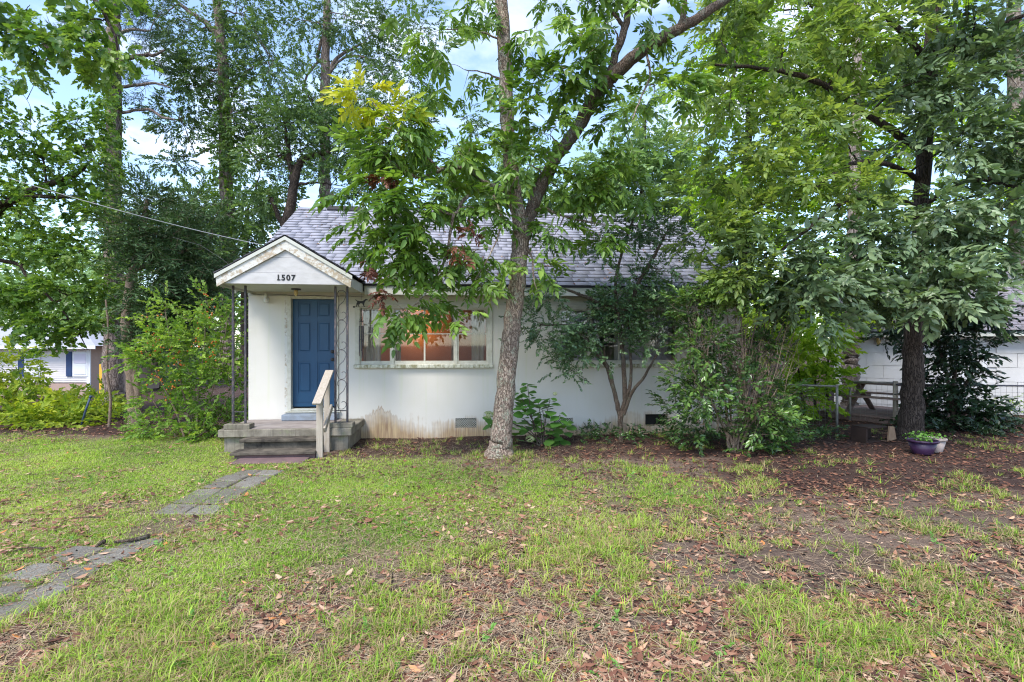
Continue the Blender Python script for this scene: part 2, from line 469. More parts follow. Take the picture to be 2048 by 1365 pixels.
ROW = np.array([850, 866, 880, 900, 930, 970, 1020, 1080, 1150, 1220, 1290, 1365, 1500], float)
COLX = np.array([-400, 0, 200, 400, 600, 800, 1000, 1200, 1400, 1600, 1800, 2048, 2400], float)
GR = np.array([
    [0, 0, 0, 0, 0, 0, 0, 0, 0, 0, 0, 0, 0],
    [.1, .1, .1, .1, 0, 0, 0, 0, 0, 0, 0, 0, 0],
    [.75, .75, .85, .75, 0, 0, 0, 0, 0, 0, 0, 0, 0],
    [.95, .95, 1, .95, .3, .25, .15, .12, .05, 0, 0, 0, 0],
    [1, 1, 1, .9, .65, .85, .4, .4, .3, .04, .02, .05, .1],
    [.85, .85, .95, .8, 1, 1, .8, .65, .6, .12, .07, .10, .1],
    [.8, .7, .5, .62, .95, .92, .66, .52, .46, .28, .22, .15, .1],
    [.9, .85, .8, .7, .9, .72, .48, .38, .34, .28, .22, .12, .1],
    [.6, .55, .6, .72, .62, .45, .34, .32, .28, .22, .2, .16, .1],
    [.5, .45, .46, .42, .38, .32, .28, .26, .26, .22, .17, .17, .1],
    [.4, .34, .30, .28, .28, .28, .26, .26, .26, .22, .2, .18, .1],
    [.45, .36, .30, .30, .32, .32, .30, .30, .34, .28, .26, .26, .1],
    [.5, .5, .45, .42, .42, .4, .36, .36, .4, .28, .26, .26, .1]])
def grid_at(G, px, py):
    i = np.clip(np.interp(py, ROW, np.arange(len(ROW))), 0, len(ROW) - 1.001); j = np.clip(np.interp(px, COLX, np.arange(len(COLX))), 0, len(COLX) - 1.001)
    a, b_ = i.astype(int), j.astype(int); u, w_ = i - a, j - b_
    return G[a, b_] * (1 - u) * (1 - w_) + G[a + 1, b_] * u * (1 - w_) + G[a, b_ + 1] * (1 - u) * w_ + G[a + 1, b_ + 1] * u * w_

def lawn_at(x, y):
    px, py = to_px(np.asarray(x), np.asarray(y)); front = (np.asarray(x) * SA + np.asarray(y) * CA) > .3
    return np.where(front, grid_at(GR, px, py), .4)

def mulch_at(x, y):
    """old leaf mould under the trees and along the wall"""
    px, py = to_px(np.asarray(x), np.asarray(y))
    right = smooth(1330, 1560, px) * smooth(1040, 940, py)
    wall = smooth(930, 902, py) * smooth(640, 720, px)
    left = smooth(876, 866, py) * smooth(640, 560, px) * .8
    return np.maximum(np.maximum(right, wall), left)

t = NT('soil'); v = t.pos()
n1 = t.noise(v, 0.9, 6, 0.6, 0.3); n2 = t.noise(v, 22, 6, 0.7); n3 = t.noise(v, 3.2, 5, 0.6)
c = t.mix(t.ramp(n1, [(0.38, 0.0), (0.62, 1.0)]), (0.085, 0.06, 0.052), (0.18, 0.13, 0.105))
c = t.mix(t.ramp(n3, [(0.55, 0.0), (0.7, 0.8)]), c, (0.10, 0.085, 0.08))
c = t.mix(t.ramp(n2, [(0.35, 0.0), (0.68, 0.75)]), c, (0.27, 0.19, 0.135))
c = t.mix(t.ramp(t.noise(v, 70, 3, 0.7), [(0.55, 0.0), (0.65, 0.7)]), c, (0.035, 0.024, 0.02))
th = t.mix(t.ramp(n2, [(0.35, 0.0), (0.65, 1.0)]), (0.13, 0.17, 0.045), (0.26, 0.24, 0.10))
lw = t.ramp(t.math('ADD', t.attr('lawn'), t.math('MULTIPLY', t.math('SUBTRACT', n3, 0.5), 0.9)), [(0.45, 0.0), (0.85, 0.85)])
mu = t.ramp(t.math('ADD', t.attr('mulch'), t.math('MULTIPLY', t.math('SUBTRACT', n3, 0.5), 0.7)), [(0.3, 0.0), (0.7, 0.9)])
c = t.mix(mu, c, t.mix(n2, (0.030, 0.018, 0.016), (0.085, 0.050, 0.042)))
c = t.mix(lw, c, th)                                              # thatch and moss under the thick lawn
t.set(c, 0.95, 0.1); t.bump(t.math('ADD', n2, t.noise(v, 80, 4, 0.7)), 0.8, 0.03); M['soil'] = t.mat
ground = np_mesh('ground', gv, gf.ravel(), np.full(len(gf), 4), M['soil'], smooth_=True, kind='structure', attrs={'lawn': lawn_at(gv[:, 0], gv[:, 1]), 'mulch': mulch_at(gv[:, 0], gv[:, 1])})

# ---------------------------------------------------------------- garden path of rectangular pavers
t = NT('paver'); v = t.pos()
pn = t.noise(v, 90, 4, 0.7)
c = t.mix(t.ramp(pn, [(0.36, 0.0), (0.66, 1.0)]), (0.10, 0.095, 0.085), (0.31, 0.295, 0.265))
c = t.mix(t.ramp(t.noise(v, 6, 6, 0.65), [(0.5, 0.0), (0.72, 0.7)]), c, (0.20, 0.175, 0.14))
oi = t.n('ShaderNodeObjectInfo')
c = t.mix(1.0, c, t.ramp(oi.outputs['Random'], [(0.0, (0.72, 0.70, 0.66)), (1.0, (1.1, 1.08, 1.05))]), 'MULTIPLY')
c = t.mix(t.ramp(t.noise(v, 14, 5, 0.7), [(0.52, 0.0), (0.66, 0.8)]), c, (0.13, 0.10, 0.07))
t.set(c, 0.95, 0.15); t.bump(pn, 0.6, 0.01); M['paver'] = t.mat
path_pts = [on_ground(538, 936), on_ground(455, 978), on_ground(330, 1050), on_ground(170, 1120), on_ground(20, 1195), on_ground(-160, 1300), on_ground(-420, 1440)]
def catmull(pts, n):
    pts = [Vector(p) for p in pts]; P = [pts[0] * 2 - pts[1]] + pts + [pts[-1] * 2 - pts[-2]]
    out = []
    for i in range(1, len(P) - 2):
        for k in range(n):
            s = k / n
            a, b, c_, d = P[i - 1], P[i], P[i + 1], P[i + 2]
            out.append(0.5 * ((2 * b) + (c_ - a) * s + (2 * a - 5 * b + 4 * c_ - d) * s * s + (3 * b - a - 3 * c_ + d) * s ** 3))
    out.append(pts[-1]); return out
pc = catmull(path_pts, 24)
pb = MB()
for i in range(len(pc) - 1):
    d0 = (pc[min(i + 1, len(pc) - 1)] - pc[max(i - 1, 0)]).normalized(); d1 = (pc[min(i + 2, len(pc) - 1)] - pc[i]).normalized()
    s0, s1 = Vector((d0.y, -d0.x, 0)) * 0.36, Vector((d1.y, -d1.x, 0)) * 0.36
    q = [pc[i] - s0, pc[i] + s0, pc[i + 1] + s1, pc[i + 1] - s1]
    pb.face([(p.x, p.y, float(gz(p.x, p.y)) + 0.004) for p in q])
path = pb.build('path', M['soil']); path['kind'] = 'structure'
at_ = path.data.attributes.new('lawn', 'FLOAT', 'POINT'); at_.data.foreach_set('value', lawn_at(np.array([v_.co.x for v_ in path.data.vertices]), np.array([v_.co.y for v_ in path.data.vertices])).astype(np.float32) * .7)
pav = MB(); pav.box(-0.155, 0.155, -0.15, 0.15, -0.03, 0.022)
pav0 = pav.build('paver', M['paver'], path, bevel=0.012)
PAVERS = []
acc, first = 0.0, True
for i in range(1, len(pc)):
    seg = (pc[i] - pc[i - 1]).length; acc += seg
    if acc < 0.325: continue
    acc -= 0.325
    d = (pc[i] - pc[i - 1]).normalized(); sd = Vector((d.y, -d.x, 0)); ang = math.atan2(d.y, d.x)
    for s_ in (-1, 1):
        p = pc[i] + sd * (0.158 * s_ + random.uniform(-.015, .015)) + d * random.uniform(-0.02, 0.02)
        _, row = to_px(p.x, p.y); sunk = 990 < row < 1082
        if sunk and random.random() < 0.18: continue
        o = pav0 if first else pav0.copy()
        if not first: col.objects.link(o)
        first = False
        o.location = (p.x, p.y, float(gz(p.x, p.y)) + random.uniform(-0.006, 0.004) - (0.010 if sunk else 0))
        o.rotation_euler = (random.uniform(-.03, .03), random.uniform(-.03, .03), ang + math.pi / 2 + random.uniform(-.05, .05))
        PAVERS.append((p.x, p.y))
PAVERS = np.array(PAVERS)

# ---------------------------------------------------------------- cottage
WY, XL, XR, YB = 10.4, -4.07, 5.62, 17.2
house = thing('cottage', 'small white single-storey cottage with grey shingle roof and blue front door', 'house', (0, 0, 0))

def wall_mesh(name, x0, x1, z0, z1, holes, y0, y1, mats, parent):
    """wall in the xz plane, thickness y0..y1, with rectangular openings and their reveals"""
    xs = sorted({x0, x1, *[h[0] for h in holes], *[h[1] for h in holes]})
    zs = sorted({z0, z1, *[h[2] for h in holes], *[h[3] for h in holes]})
    m = MB()
    inside = lambda x, z: any(h[0] < x < h[1] and h[2] < z < h[3] for h in holes)
    for a, b in zip(xs, xs[1:]):
        for c_, d in zip(zs, zs[1:]):
            if inside((a + b) / 2, (c_ + d) / 2): continue
            m.face([(a, y0, c_), (b, y0, c_), (b, y0, d), (a, y0, d)])
            m.face([(a, y1, c_), (a, y1, d), (b, y1, d), (b, y1, c_)])
    for (a, b, c_, d) in holes:
        m.face([(a, y0, c_), (a, y0, d), (a, y1, d), (a, y1, c_)]); m.face([(b, y0, c_), (b, y1, c_), (b, y1, d), (b, y0, d)])
        m.face([(a, y0, d), (b, y0, d), (b, y1, d), (a, y1, d)]); m.face([(a, y0, c_), (a, y1, c_), (b, y1, c_), (b, y0, c_)])
    m.face([(x0, y0, z0), (x0, y0, z1), (x0, y1, z1), (x0, y1, z0)]); m.face([(x1, y0, z0), (x1, y1, z0), (x1, y1, z1), (x1, y0, z1)])
    me = bpy.data.meshes.new(name); me.from_pydata(m.v, [], m.f); me.update()
    return link(name, me, mats, parent)

DX0, DX1, DZ0, DZ1 = -3.283, -2.478, 0.615, 2.672
W1 = (-2.06, 0.49, 1.42, 2.53); W2 = (1.85, 4.32, 1.42, 2.53)
HOLES = [(DX0 - 0.07, DX1 + 0.07, 0.54, DZ1 + 0.06), W1, W2, (-0.185, 0.224, 0.175, 0.365), (1.75, 2.141, 0.16, 0.345), (3.62, 4.1, 0.17, 0.40)]
wall_mesh('front_wall', XL, XR, -0.2, 2.80, HOLES, WY, WY + 0.2, M['painted_wall'], house)
m = MB(); m.box(XL, XL + 0.2, WY + 0.2, YB, -0.2, 2.80); m.prism([(WY, 2.80), (YB, 2.80), (13.8, 5.05)], XL, XL + 0.15)
# gable end triangle: swap axes so that the outline runs along y
m.v[8:] = [(p[1], p[0], p[2]) for p in m.v[8:]]
m.build('side_wall', M['painted_wall'], house)
m = MB(); m.box(XR - 0.2, XR, WY + 0.2, YB, -0.2, 2.80); m.prism([(WY, 2.80), (YB, 2.80), (13.8, 5.05)], XR - 0.15, XR)
m.v[8:] = [(p[1], p[0], p[2]) for p in m.v[8:]]
m.build('side_wall', M['painted_wall'], house)
m = MB(); m.box(XL, XR, YB, YB + 0.2, -0.2, 2.80); m.build('back_wall', M['painted_wall'], house)
# frieze board over the windows
m = MB(); m.box(XL - 0.005, DX0 - 0.09, WY - 0.012, WY - 0.001, 2.72, 2.765); m.box(DX1 + 0.09, XR, WY - 0.014, WY - 0.001, 2.575, 2.765)
m.build('frieze_board', M['trim_paint'], house)

# main roof
EY, EZ, RY, RZ = 10.0, 2.94, 13.8, 5.24
RXL, RXR = -4.18, 5.75
slope = (RZ - EZ) / (RY - EY)
m = MB()
m.face([(RXL, EY, EZ - 0.02), (RXR, EY, EZ - 0.02), (RXR, RY, RZ - 0.02), (RXL, RY, RZ - 0.02)])
m.face([(RXL, RY, RZ - 0.02), (RXR, RY, RZ - 0.02), (RXR, 2 * RY - EY, EZ - 0.02), (RXL, 2 * RY - EY, EZ - 0.02)])
m.face([(RXL, EY, EZ - 0.05), (RXL, RY, RZ - 0.05), (RXR, RY, RZ - 0.05), (RXR, EY, EZ - 0.05)])
m.face([(RXL, EY, EZ - 0.05), (RXL, EY, EZ - 0.02), (RXL, RY, RZ - 0.02), (RXL, RY, RZ - 0.05)])
m.face([(RXR, EY, EZ - 0.05), (RXR, RY, RZ - 0.05), (RXR, RY, RZ - 0.02), (RXR, EY, EZ - 0.02)])
m.face([(RXL, EY, EZ - 0.05), (RXR, EY, EZ - 0.05), (RXR, EY, EZ - 0.02), (RXL, EY, EZ - 0.02)])
roof = m.build('roof', [M['shingle_edge']], house)

def courses(parent, a0, a1, b0, b1, n, mat, tabw=0.31, th=0.017, clip=None, name='shingle_course'):
    """shingle courses between the eave line a0-a1 and the ridge line b0-b1, one mesh per course, tabs as real slabs"""
    a0, a1, b0, b1 = map(Vector, (a0, a1, b0, b1))
    nrm = (a1 - a0).cross(b0 - a0).normalized()
    if nrm.z < 0: nrm = -nrm
    for i in range(n):
        p0, p1 = a0.lerp(b0, i / n), a1.lerp(b1, i / n)
        q0, q1 = a0.lerp(b0, min(1, (i + 1.12) / n)), a1.lerp(b1, min(1, (i + 1.12) / n))
        L = (p1 - p0).length
        if L < 0.05: continue
        s = -random.random() * tabw
        V, F, Tn, MI = [], [], [], []
        while s < L:
            w = tabw * random.choice((0.6, 0.8, 1.0, 1.0, 1.3))
            u0, u1 = max(0, s + 0.002) / L, min(L, s + w - 0.002) / L
            s += w
            if u1 - u0 < 0.01 / L: continue
            dr = random.uniform(-0.005, 0.005); h = th * random.uniform(0.75, 1.3); tn = min(1, max(0, random.gauss(0.5, 0.08)))
            dn = (p0 - q0).normalized() * dr
            k = len(V)
            V += [p0.lerp(p1, u0) + dn, p0.lerp(p1, u1) + dn, q0.lerp(q1, u1), q0.lerp(q1, u0),
                  p0.lerp(p1, u0) + dn + nrm * h, p0.lerp(p1, u1) + dn + nrm * h, q0.lerp(q1, u1) + nrm * 0.003, q0.lerp(q1, u0) + nrm * 0.003]
            Tn += [tn] * 8
            for f, mi in (((4, 5, 6, 7), 0), ((0, 1, 5, 4), 1), ((0, 4, 7, 3), 1), ((1, 2, 6, 5), 1)):
                F.append([k + j for j in f]); MI.append(mi)
        V = np.array([tuple(p) for p in V]); F = np.array(F)
        np_mesh(name, V, F.ravel(), np.full(len(F), 4), [M[mat], M['shingle_edge']], parent, MI, {'tint': Tn})

courses(roof, (RXL - 0.01, EY - 0.03, EZ - 0.018), (RXR + 0.01, EY - 0.03, EZ - 0.018), (RXL - 0.01, RY, RZ), (RXR + 0.01, RY, RZ), 25, 'shingle')
m = MB(); n_cap = 32
for i in range(n_cap):
    x0 = RXL + (RXR - RXL) * i / n_cap; x1 = x0 + (RXR - RXL) / n_cap + 0.02
    for sgn in (-1, 1):
        m.face([(x0, RY, RZ + 0.035 + random.uniform(0, .006)), (x1, RY, RZ + 0.03), (x1, RY + sgn * 0.14, RZ - 0.055), (x0, RY + sgn * 0.14, RZ - 0.05)])
m.build('ridge_cap', [M['shingle']], roof)
m = MB(); m.box(-3.45, -2.6, RY - 0.17, RY + 0.17, RZ - 0.06, RZ + 0.05); m.build('ridge_vent', M['dark_metal'], roof, bevel=0.015)
m = MB(); m.box(-1.86, RXR - 0.02, EY + 0.02, EY + 0.05, 2.735, EZ - 0.045); m.build('fascia', M['trim_paint'], roof)
m = MB(); m.box(-1.86, RXR - 0.03, EY + 0.052, WY - 0.002, 2.766, 2.785); m.build('soffit', M['trim_paint'], roof)
m = MB()
m.beam((RXL + 0.015, EY + 0.02, EZ - 0.14), (RXL + 0.015, RY, RZ - 0.14), 0.03, 0.15); m.build('rake_board', M['trim_paint'], roof)
m = MB(); m.beam((RXR - 0.015, EY + 0.06, EZ - 0.12), (RXR - 0.015, RY, RZ - 0.14), 0.03, 0.15); m.build('rake_board', M['trim_paint'], roof)

# porch roof with its gable
GYF, AX, AZ, GXL, GXR, GZT = 8.98, -2.935, 3.60, -4.03, -1.87, 2.965
YM = lambda z: EY + (z - EZ) / slope                              # where a height meets the main slope
m = MB()
for gx_ in (GXL, GXR):
    m.face([(gx_, GYF, GZT - 0.02), (AX, GYF, AZ - 0.02), (AX, YM(AZ) + 0.1, AZ - 0.02), (gx_, YM(GZT) + 0.05, GZT - 0.02)])
    m.face([(gx_, GYF, GZT - 0.05), (AX, GYF, AZ - 0.05), (AX, YM(AZ) + 0.1, AZ - 0.05), (gx_, YM(GZT) + 0.05, GZT - 0.05)])
porch_roof = m.build('porch_roof', [M['shingle_edge']], house)
courses(porch_roof, (GXR + 0.02, GYF - 0.025, GZT - 0.01), (GXR + 0.02, YM(GZT), GZT - 0.01), (AX, GYF - 0.025, AZ), (AX, YM(AZ), AZ), 7, 'shingle', th=0.02)
courses(porch_roof, (GXL - 0.02, YM(GZT), GZT - 0.01), (GXL - 0.02, GYF - 0.025, GZT - 0.01), (AX, YM(AZ), AZ), (AX, GYF - 0.025, AZ), 7, 'shingle', th=0.02)
RB = 0.185                                                       # vertical depth of the rake boards
dzx = (AZ - GZT) / (AX - GXL)
for sg, gx_ in ((1, GXL), (-1, GXR)):
    m = MB(); m.prism([(gx_, GZT - 0.035), (AX, AZ - 0.035), (AX, AZ - 0.035 - RB - 0.02), (gx_ + sg * 0.02, GZT - 0.035 - RB)], GYF, GYF + 0.03)
    m.build('rake_board', M['peeling_paint'], porch_roof)
    m = MB(); m.prism([(gx_ - sg * 0.012, GZT - 0.022), (AX, AZ - 0.022), (AX, AZ - 0.082), (gx_ - sg * 0.012, GZT - 0.085)], GYF - 0.022, GYF - 0.002)
    m.build('rake_trim', M['trim_paint'], porch_roof)
# three boards close the gable; each a little uneven
gb0 = AZ - 0.035 - RB
half = lambda z: max(0.0, (gb0 - z) / dzx)
for z0, z1 in ((2.80, 2.985), (2.988, 3.235), (3.238, 3.43)):
    m = MB(); zt = min(z1, gb0 - 0.005)
    w0, w1 = min(half(z0) + 0.05, 1.03), half(zt) + 0.05
    m.prism([(AX - w0, z0 + 0.002), (AX + w0, z0 - 0.003), (AX + w1, zt - 0.001), (AX - w1, zt)], GYF + 0.035 + (0.006 if z0 > 2.9 else 0), GYF + 0.06)
    m.build('gable_board', M['gable_paint'], porch_roof)
m = MB(); m.box(GXR - 0.045, GXR - 0.012, GYF + 0.032, EY + 0.05, 2.76, GZT - 0.045); m.build('fascia', M['trim_paint'], porch_roof)
m = MB(); m.box(GXL + 0.012, GXL + 0.045, GYF + 0.032, EY + 0.4, 2.76, GZT - 0.045); m.build('fascia', M['trim_paint'], porch_roof)
m = MB(); m.box(GXL + 0.046, GXR - 0.046, GYF + 0.064, WY - 0.002, 2.80, 2.815); m.build('porch_ceiling', M['trim_paint'], house)
for i, ch in enumerate('1507'):
    cu = bpy.data.curves.new('digit', 'FONT'); cu.body = ch; cu.size = 0.128; cu.extrude = 0.004; cu.offset = 0.0035; cu.align_x = 'CENTER'
    tmp = bpy.data.objects.new('tmp', cu); col.objects.link(tmp)
    bpy.context.view_layer.update()
    me = bpy.data.meshes.new_from_object(tmp.evaluated_get(bpy.context.evaluated_depsgraph_get()))
    bpy.data.objects.remove(tmp)
    if ch == '1':                                                # foot and flag of the old-style figure
        bm = bmesh.new(); bm.from_mesh(me)
        bmesh.ops.create_cube(bm, size=1, matrix=Matrix.Translation((0.006, 0.006, 0)) @ Matrix.Diagonal((0.052, 0.013, 0.0085, 1)))
        bm.to_mesh(me); bm.free()
    o = link('house_number', me, M['black_paint'], porch_roof)
    o.location = (-3.055 + i * 0.079, GYF + 0.031, 2.862); o.rotation_euler = (R(90), 0, 0)
    o['label'] = 'black figure %s on the white gable' % ch

# front door
door = link('door', None, parent=house)
m = MB(); m.box(DX0, DX1, WY + 0.09, WY + 0.13, DZ0, DZ1)
for (z0, z1) in ((0.89, 1.47), (1.66, 2.24), (2.34, 2.61)):
    pass
door_slab = m.build('door_leaf', M['door_paint'], door, bevel=0.003)
# stiles and rails stand proud of the slab, panels are raised inside
sx = [(DX0, DX0 + 0.10), ((DX0 + DX1) / 2 - 0.055, (DX0 + DX1) / 2 + 0.055), (DX1 - 0.10, DX1)]
rz = [(DZ0, 0.885), (1.475, 1.655), (2.245, 2.335), (2.615, DZ1)]
m = MB()
for (a, b) in sx: m.box(a, b, WY + 0.078, WY + 0.0885, DZ0, DZ1)
for (c_, d) in rz:
    m.box(sx[0][1] + 0.0005, sx[1][0] - 0.0005, WY + 0.079, WY + 0.0885, c_, d); m.box(sx[1][1] + 0.0005, sx[2][0] - 0.0005, WY + 0.079, WY + 0.0885, c_, d)
m.build('stile', M['door_paint'], door)
for (a, b) in ((sx[0][1], sx[1][0]), (sx[1][1], sx[2][0])):
    for (c_, d) in ((0.885, 1.475), (1.655, 2.245), (2.335, 2.615)):
        m = MB(); m.box(a + 0.03, b - 0.03, WY + 0.076, WY + 0.0888, c_ + 0.03, d - 0.03); m.build('door_panel', M['door_paint'], door, bevel=0.009)
for z in (1.52, 1.67):
    m = MB(); m.lathe([(0.0, -0.03), (0.03, -0.028), (0.034, -0.01), (0.018, 0.0), (0.012, 0.03), (0.028, 0.034), (0.028, 0.045)], n=14)
    o = m.build('door_knob' if z < 1.6 else 'deadbolt', M['dark_metal'], door, smooth=True); o.location = (DX1 - 0.055, WY + 0.035, z); o.rotation_euler = (R(-90), 0, 0)
m = MB(); m.lathe([(0.0, -0.006), (0.008, -0.005), (0.009, 0.004)], n=10); o = m.build('peephole', M['galvanised'], door); o.location = ((DX0 + DX1) / 2, WY + 0.074, 2.10); o.rotation_euler = (R(90), 0, 0)
m = MB(); m.box(DX0 - 0.069, DX0 - 0.002, WY - 0.03, WY + 0.14, 0.54, DZ1 + 0.058); m.build('door_frame', M['frame_paint'], door, bevel=0.004)
m = MB(); m.box(DX1 + 0.002, DX1 + 0.069, WY - 0.03, WY + 0.14, 0.54, DZ1 + 0.058); m.build('door_frame', M['frame_paint'], door, bevel=0.004)
m = MB(); m.box(DX0 - 0.001, DX1 + 0.001, WY - 0.026, WY + 0.14, DZ1 + 0.004, DZ1 + 0.057); m.build('door_frame', M['frame_paint'], door, bevel=0.004)
m = MB(); m.box(DX0 - 0.12, DX0 - 0.072, WY - 0.02, WY - 0.001, 0.52, DZ1 + 0.06); m.build('brick_mould', M['peeling_paint'], door)
m = MB(); m.box(DX0 - 0.11, DX1 + 0.11, WY - 0.06, WY + 0.14, 0.515, 0.538); m.box(DX0 - 0.0005, DX1 + 0.0005, WY - 0.02, WY + 0.13, 0.545, 0.585); m.build('threshold', M['frame_paint'], door, bevel=0.004)
m = MB(); m.box(DX0 + 0.01, DX1 - 0.01, WY + 0.068, WY + 0.0775, 0.705, 0.722); m.build('drip_strip', M['door_paint'], door)

# windows
def window(wx, label, curtains, rooms):
    x0, x1, z0, z1 = wx
    w = link('window', None, parent=house); w['label'] = label
    m = MB()
    m.box(x0 - 0.045, x0 + 0.05, WY - 0.022, WY + 0.1, z0, z1 + 0.001); m.box(x1 - 0.05, x1 + 0.045, WY - 0.022, WY + 0.1, z0, z1 + 0.001)
    m.box(x0 - 0.05, x1 + 0.05, WY - 0.026, WY + 0.1, z1 + 0.0015, z1 + 0.05); m.box(x0 + 0.0505, x1 - 0.0505, WY - 0.012, WY + 0.1, z1 - 0.03, z1)
    m.build('window_frame', M['frame_paint'], w, bevel=0.003)
    m = MB(); m.box(x0 - 0.055, x1 + 0.055, WY - 0.075, WY + 0.1, z0 - 0.07, z0 - 0.0015); m.build('sill', M['sill_paint'], w, bevel=0.006)
    W = x1 - x0 - 0.1; a = x0 + 0.05
    cuts = [a, a + W * 0.25, a + W * 0.75, a + W]
    glass_z = (z0 + 0.07, z1 - 0.032)
    for c_ in cuts[1:3]:
        m = MB(); m.box(c_ - 0.028, c_ + 0.028, WY + 0.012, WY + 0.08, z0, z1 - 0.031); m.build('mullion', M['frame_paint'], w, bevel=0.003)
    bays = [(cuts[0], cuts[1] - 0.029), (cuts[1] + 0.029, cuts[2] - 0.029), (cuts[2] + 0.029, cuts[3])]
    for bi, (p, q) in enumerate(bays):
        yo = WY + (0.045 if bi == 1 else 0.03)
        m = MB(); m.box(p, q, yo, yo + 0.035, z0, z0 + 0.068); m.box(p, q, yo, yo + 0.035, z1 - 0.05, z1 - 0.031)
        m.box(p, p + 0.022, yo - 0.001, yo + 0.034, z0 + 0.0685, z1 - 0.0505); m.box(q - 0.022, q, yo - 0.001, yo + 0.034, z0 + 0.0685, z1 - 0.0505)
        zm = (glass_z[0] + glass_z[1]) / 2 + 0.02
        m.box(p + 0.0225, q - 0.0225, yo, yo + 0.03, zm - 0.011, zm + 0.011)
        if bi == 1: mid = (p + q) / 2; m.box(mid - 0.016, mid + 0.016, yo - 0.002, yo + 0.031, z0 + 0.069, z1 - 0.051)
        m.build('sash', M['frame_paint'], w)
        cols = [(p + 0.02, q - 0.02)] if bi != 1 else [(p + 0.02, mid - 0.014), (mid + 0.014, q - 0.02)]
        for (c0, c1) in cols:
            for (g0, g1) in ((glass_z[0] - 0.004, zm - 0.009), (zm + 0.009, z1 - 0.048)):
                m = MB(); m.box(c0, c1, yo + 0.014, yo + 0.018, g0, g1); o = m.build('pane', M['glass'], w)
                o.rotation_euler = (random.uniform(-.002, .002), 0, 0)
    for (c0, c1, lean) in curtains:
        m = MB(); n = 26; k = 7
        rows = []
        for r_ in range(k + 1):
            zz = z1 + 0.05 - (z1 - z0 + 0.35) * r_ / k
            row = []
            for i in range(n + 1):
                s = i / n; xx = c0 + (c1 - c0) * s + lean * (r_ / k) * s
                row.append((xx, WY + 0.27 + 0.03 * math.sin(s * 6.28 * 3.1 + 0.5 * r_ / k) + 0.012 * math.sin(s * 31), zz))
            rows.append(row)
        for r_ in range(k):
            for i in range(n):
                m.face([rows[r_][i], rows[r_][i + 1], rows[r_ + 1][i + 1], rows[r_ + 1][i]])
        m.build('curtain', M[rooms], w, smooth=True)
    return w
window(W1, 'lit front window of eight panes showing an orange room', [(-2.0, -1.68, 0.03), (-1.42, -1.28, 0.02), (-0.27, -0.14, -0.02), (0.13, 0.42, -0.05)], 'curtain')
window(W2, 'front window with lilac grey blinds behind the shrub', [(1.9, 2.75, 0.0), (3.05, 4.28, 0.0)], 'blind')
# rooms behind the two windows
def room(x0, x1, y1, z0, z1, mat):
    y0 = WY + 0.205
    m = MB()
    m.face([(x0, y1, z0), (x1, y1, z0), (x1, y1, z1), (x0, y1, z1)]); m.face([(x0, y0, z0), (x0, y1, z0), (x0, y1, z1), (x0, y0, z1)])
    m.face([(x1, y0, z0), (x1, y0, z1), (x1, y1, z1), (x1, y1, z0)]); m.face([(x0, y0, z1), (x0, y1, z1), (x1, y1, z1), (x1, y0, z1)])
    m.build('room_wall', M[mat], house)
    m = MB(); m.face([(x0, y0, z0), (x1, y0, z0), (x1, y1, z0), (x0, y1, z0)]); m.build('room_floor', M['room_floor'], house)
room(-2.3, 0.95, 13.4, 0.6, 2.78, 'room_paint')
room(1.0, 5.35, 13.4, 0.6, 2.78, 'lilac_paint')
lamp = thing('wall_lamp', 'lit amber lamp glowing on the orange wall inside the window', 'lamp', (-1.15, 13.25, 2.28))
m = MB(); m.lathe([(0.03, -0.10), (0.09, -0.09), (0.12, 0.0), (0.08, 0.10), (0.03, 0.11)], n=16); m.build('lamp_shade', M['lamp_glow'], lamp, smooth=True)
m = MB(); m.tube([(0, 0.15, -0.05), (0, 0.06, -0.12), (0, 0, -0.1)], 0.012); m.build('bracket', M['dark_metal'], lamp)
ld = bpy.data.lights.new('lamp_light', 'POINT'); ld.energy = 9; ld.color = (1.0, 0.55, 0.22); ld.shadow_soft_size = 0.08
lo = bpy.data.objects.new('lamp_light', ld); col.objects.link(lo); lo.parent = lamp; lo.location = (0, -0.28, -0.05)

# crawl-space vents in the front wall: diamond lattice
def vent(x0, x1, z0, z1):
    v_ = link('foundation_vent', None, parent=house)
    m = MB(); n = 9; h = z1 - z0
    for s_ in (-1, 1):
        k = -h
        while k < (x1 - x0) + h:
            a, b = (x0 + k, z0), (x0 + k + h, z1)
            if s_ < 0: a, b = (a[0], z1), (b[0], z0)
            # clip to the opening
            (ax, az), (bx, bz) = a, b
            t0, t1 = 0.0, 1.0
            if ax < x0: t0 = (x0 - ax) / (bx - ax)
            if bx > x1: t1 = (x1 - ax) / (bx - ax)
            if t1 - t0 > 0.05:
                m.beam((ax + (bx - ax) * t0, WY + 0.02 + s_ * 0.004, az + (bz - az) * t0), (ax + (bx - ax) * t1, WY + 0.02 + s_ * 0.004, az + (bz - az) * t1), 0.006, 0.007, up=(0, 1, 0))
            k += 0.036
    m.build('lattice', M['frame_paint'], v_)
    m = MB(); m.box(x0, x1, WY + 0.19, WY + 0.195, z0, z1); m.build('vent_dark_sheet', M['black_paint'], v_)  # black sheet stands in for the darkness behind the lattice
vent(-0.185, 0.224, 0.175, 0.365); vent(1.75, 2.141, 0.16, 0.345)
m = MB(); m.box(3.62, 4.1, WY + 0.18, WY + 0.19, 0.17, 0.40); m.build('crawlspace_dark_sheet', M['black_paint'], house)  # black sheet stands in for the unlit crawl space

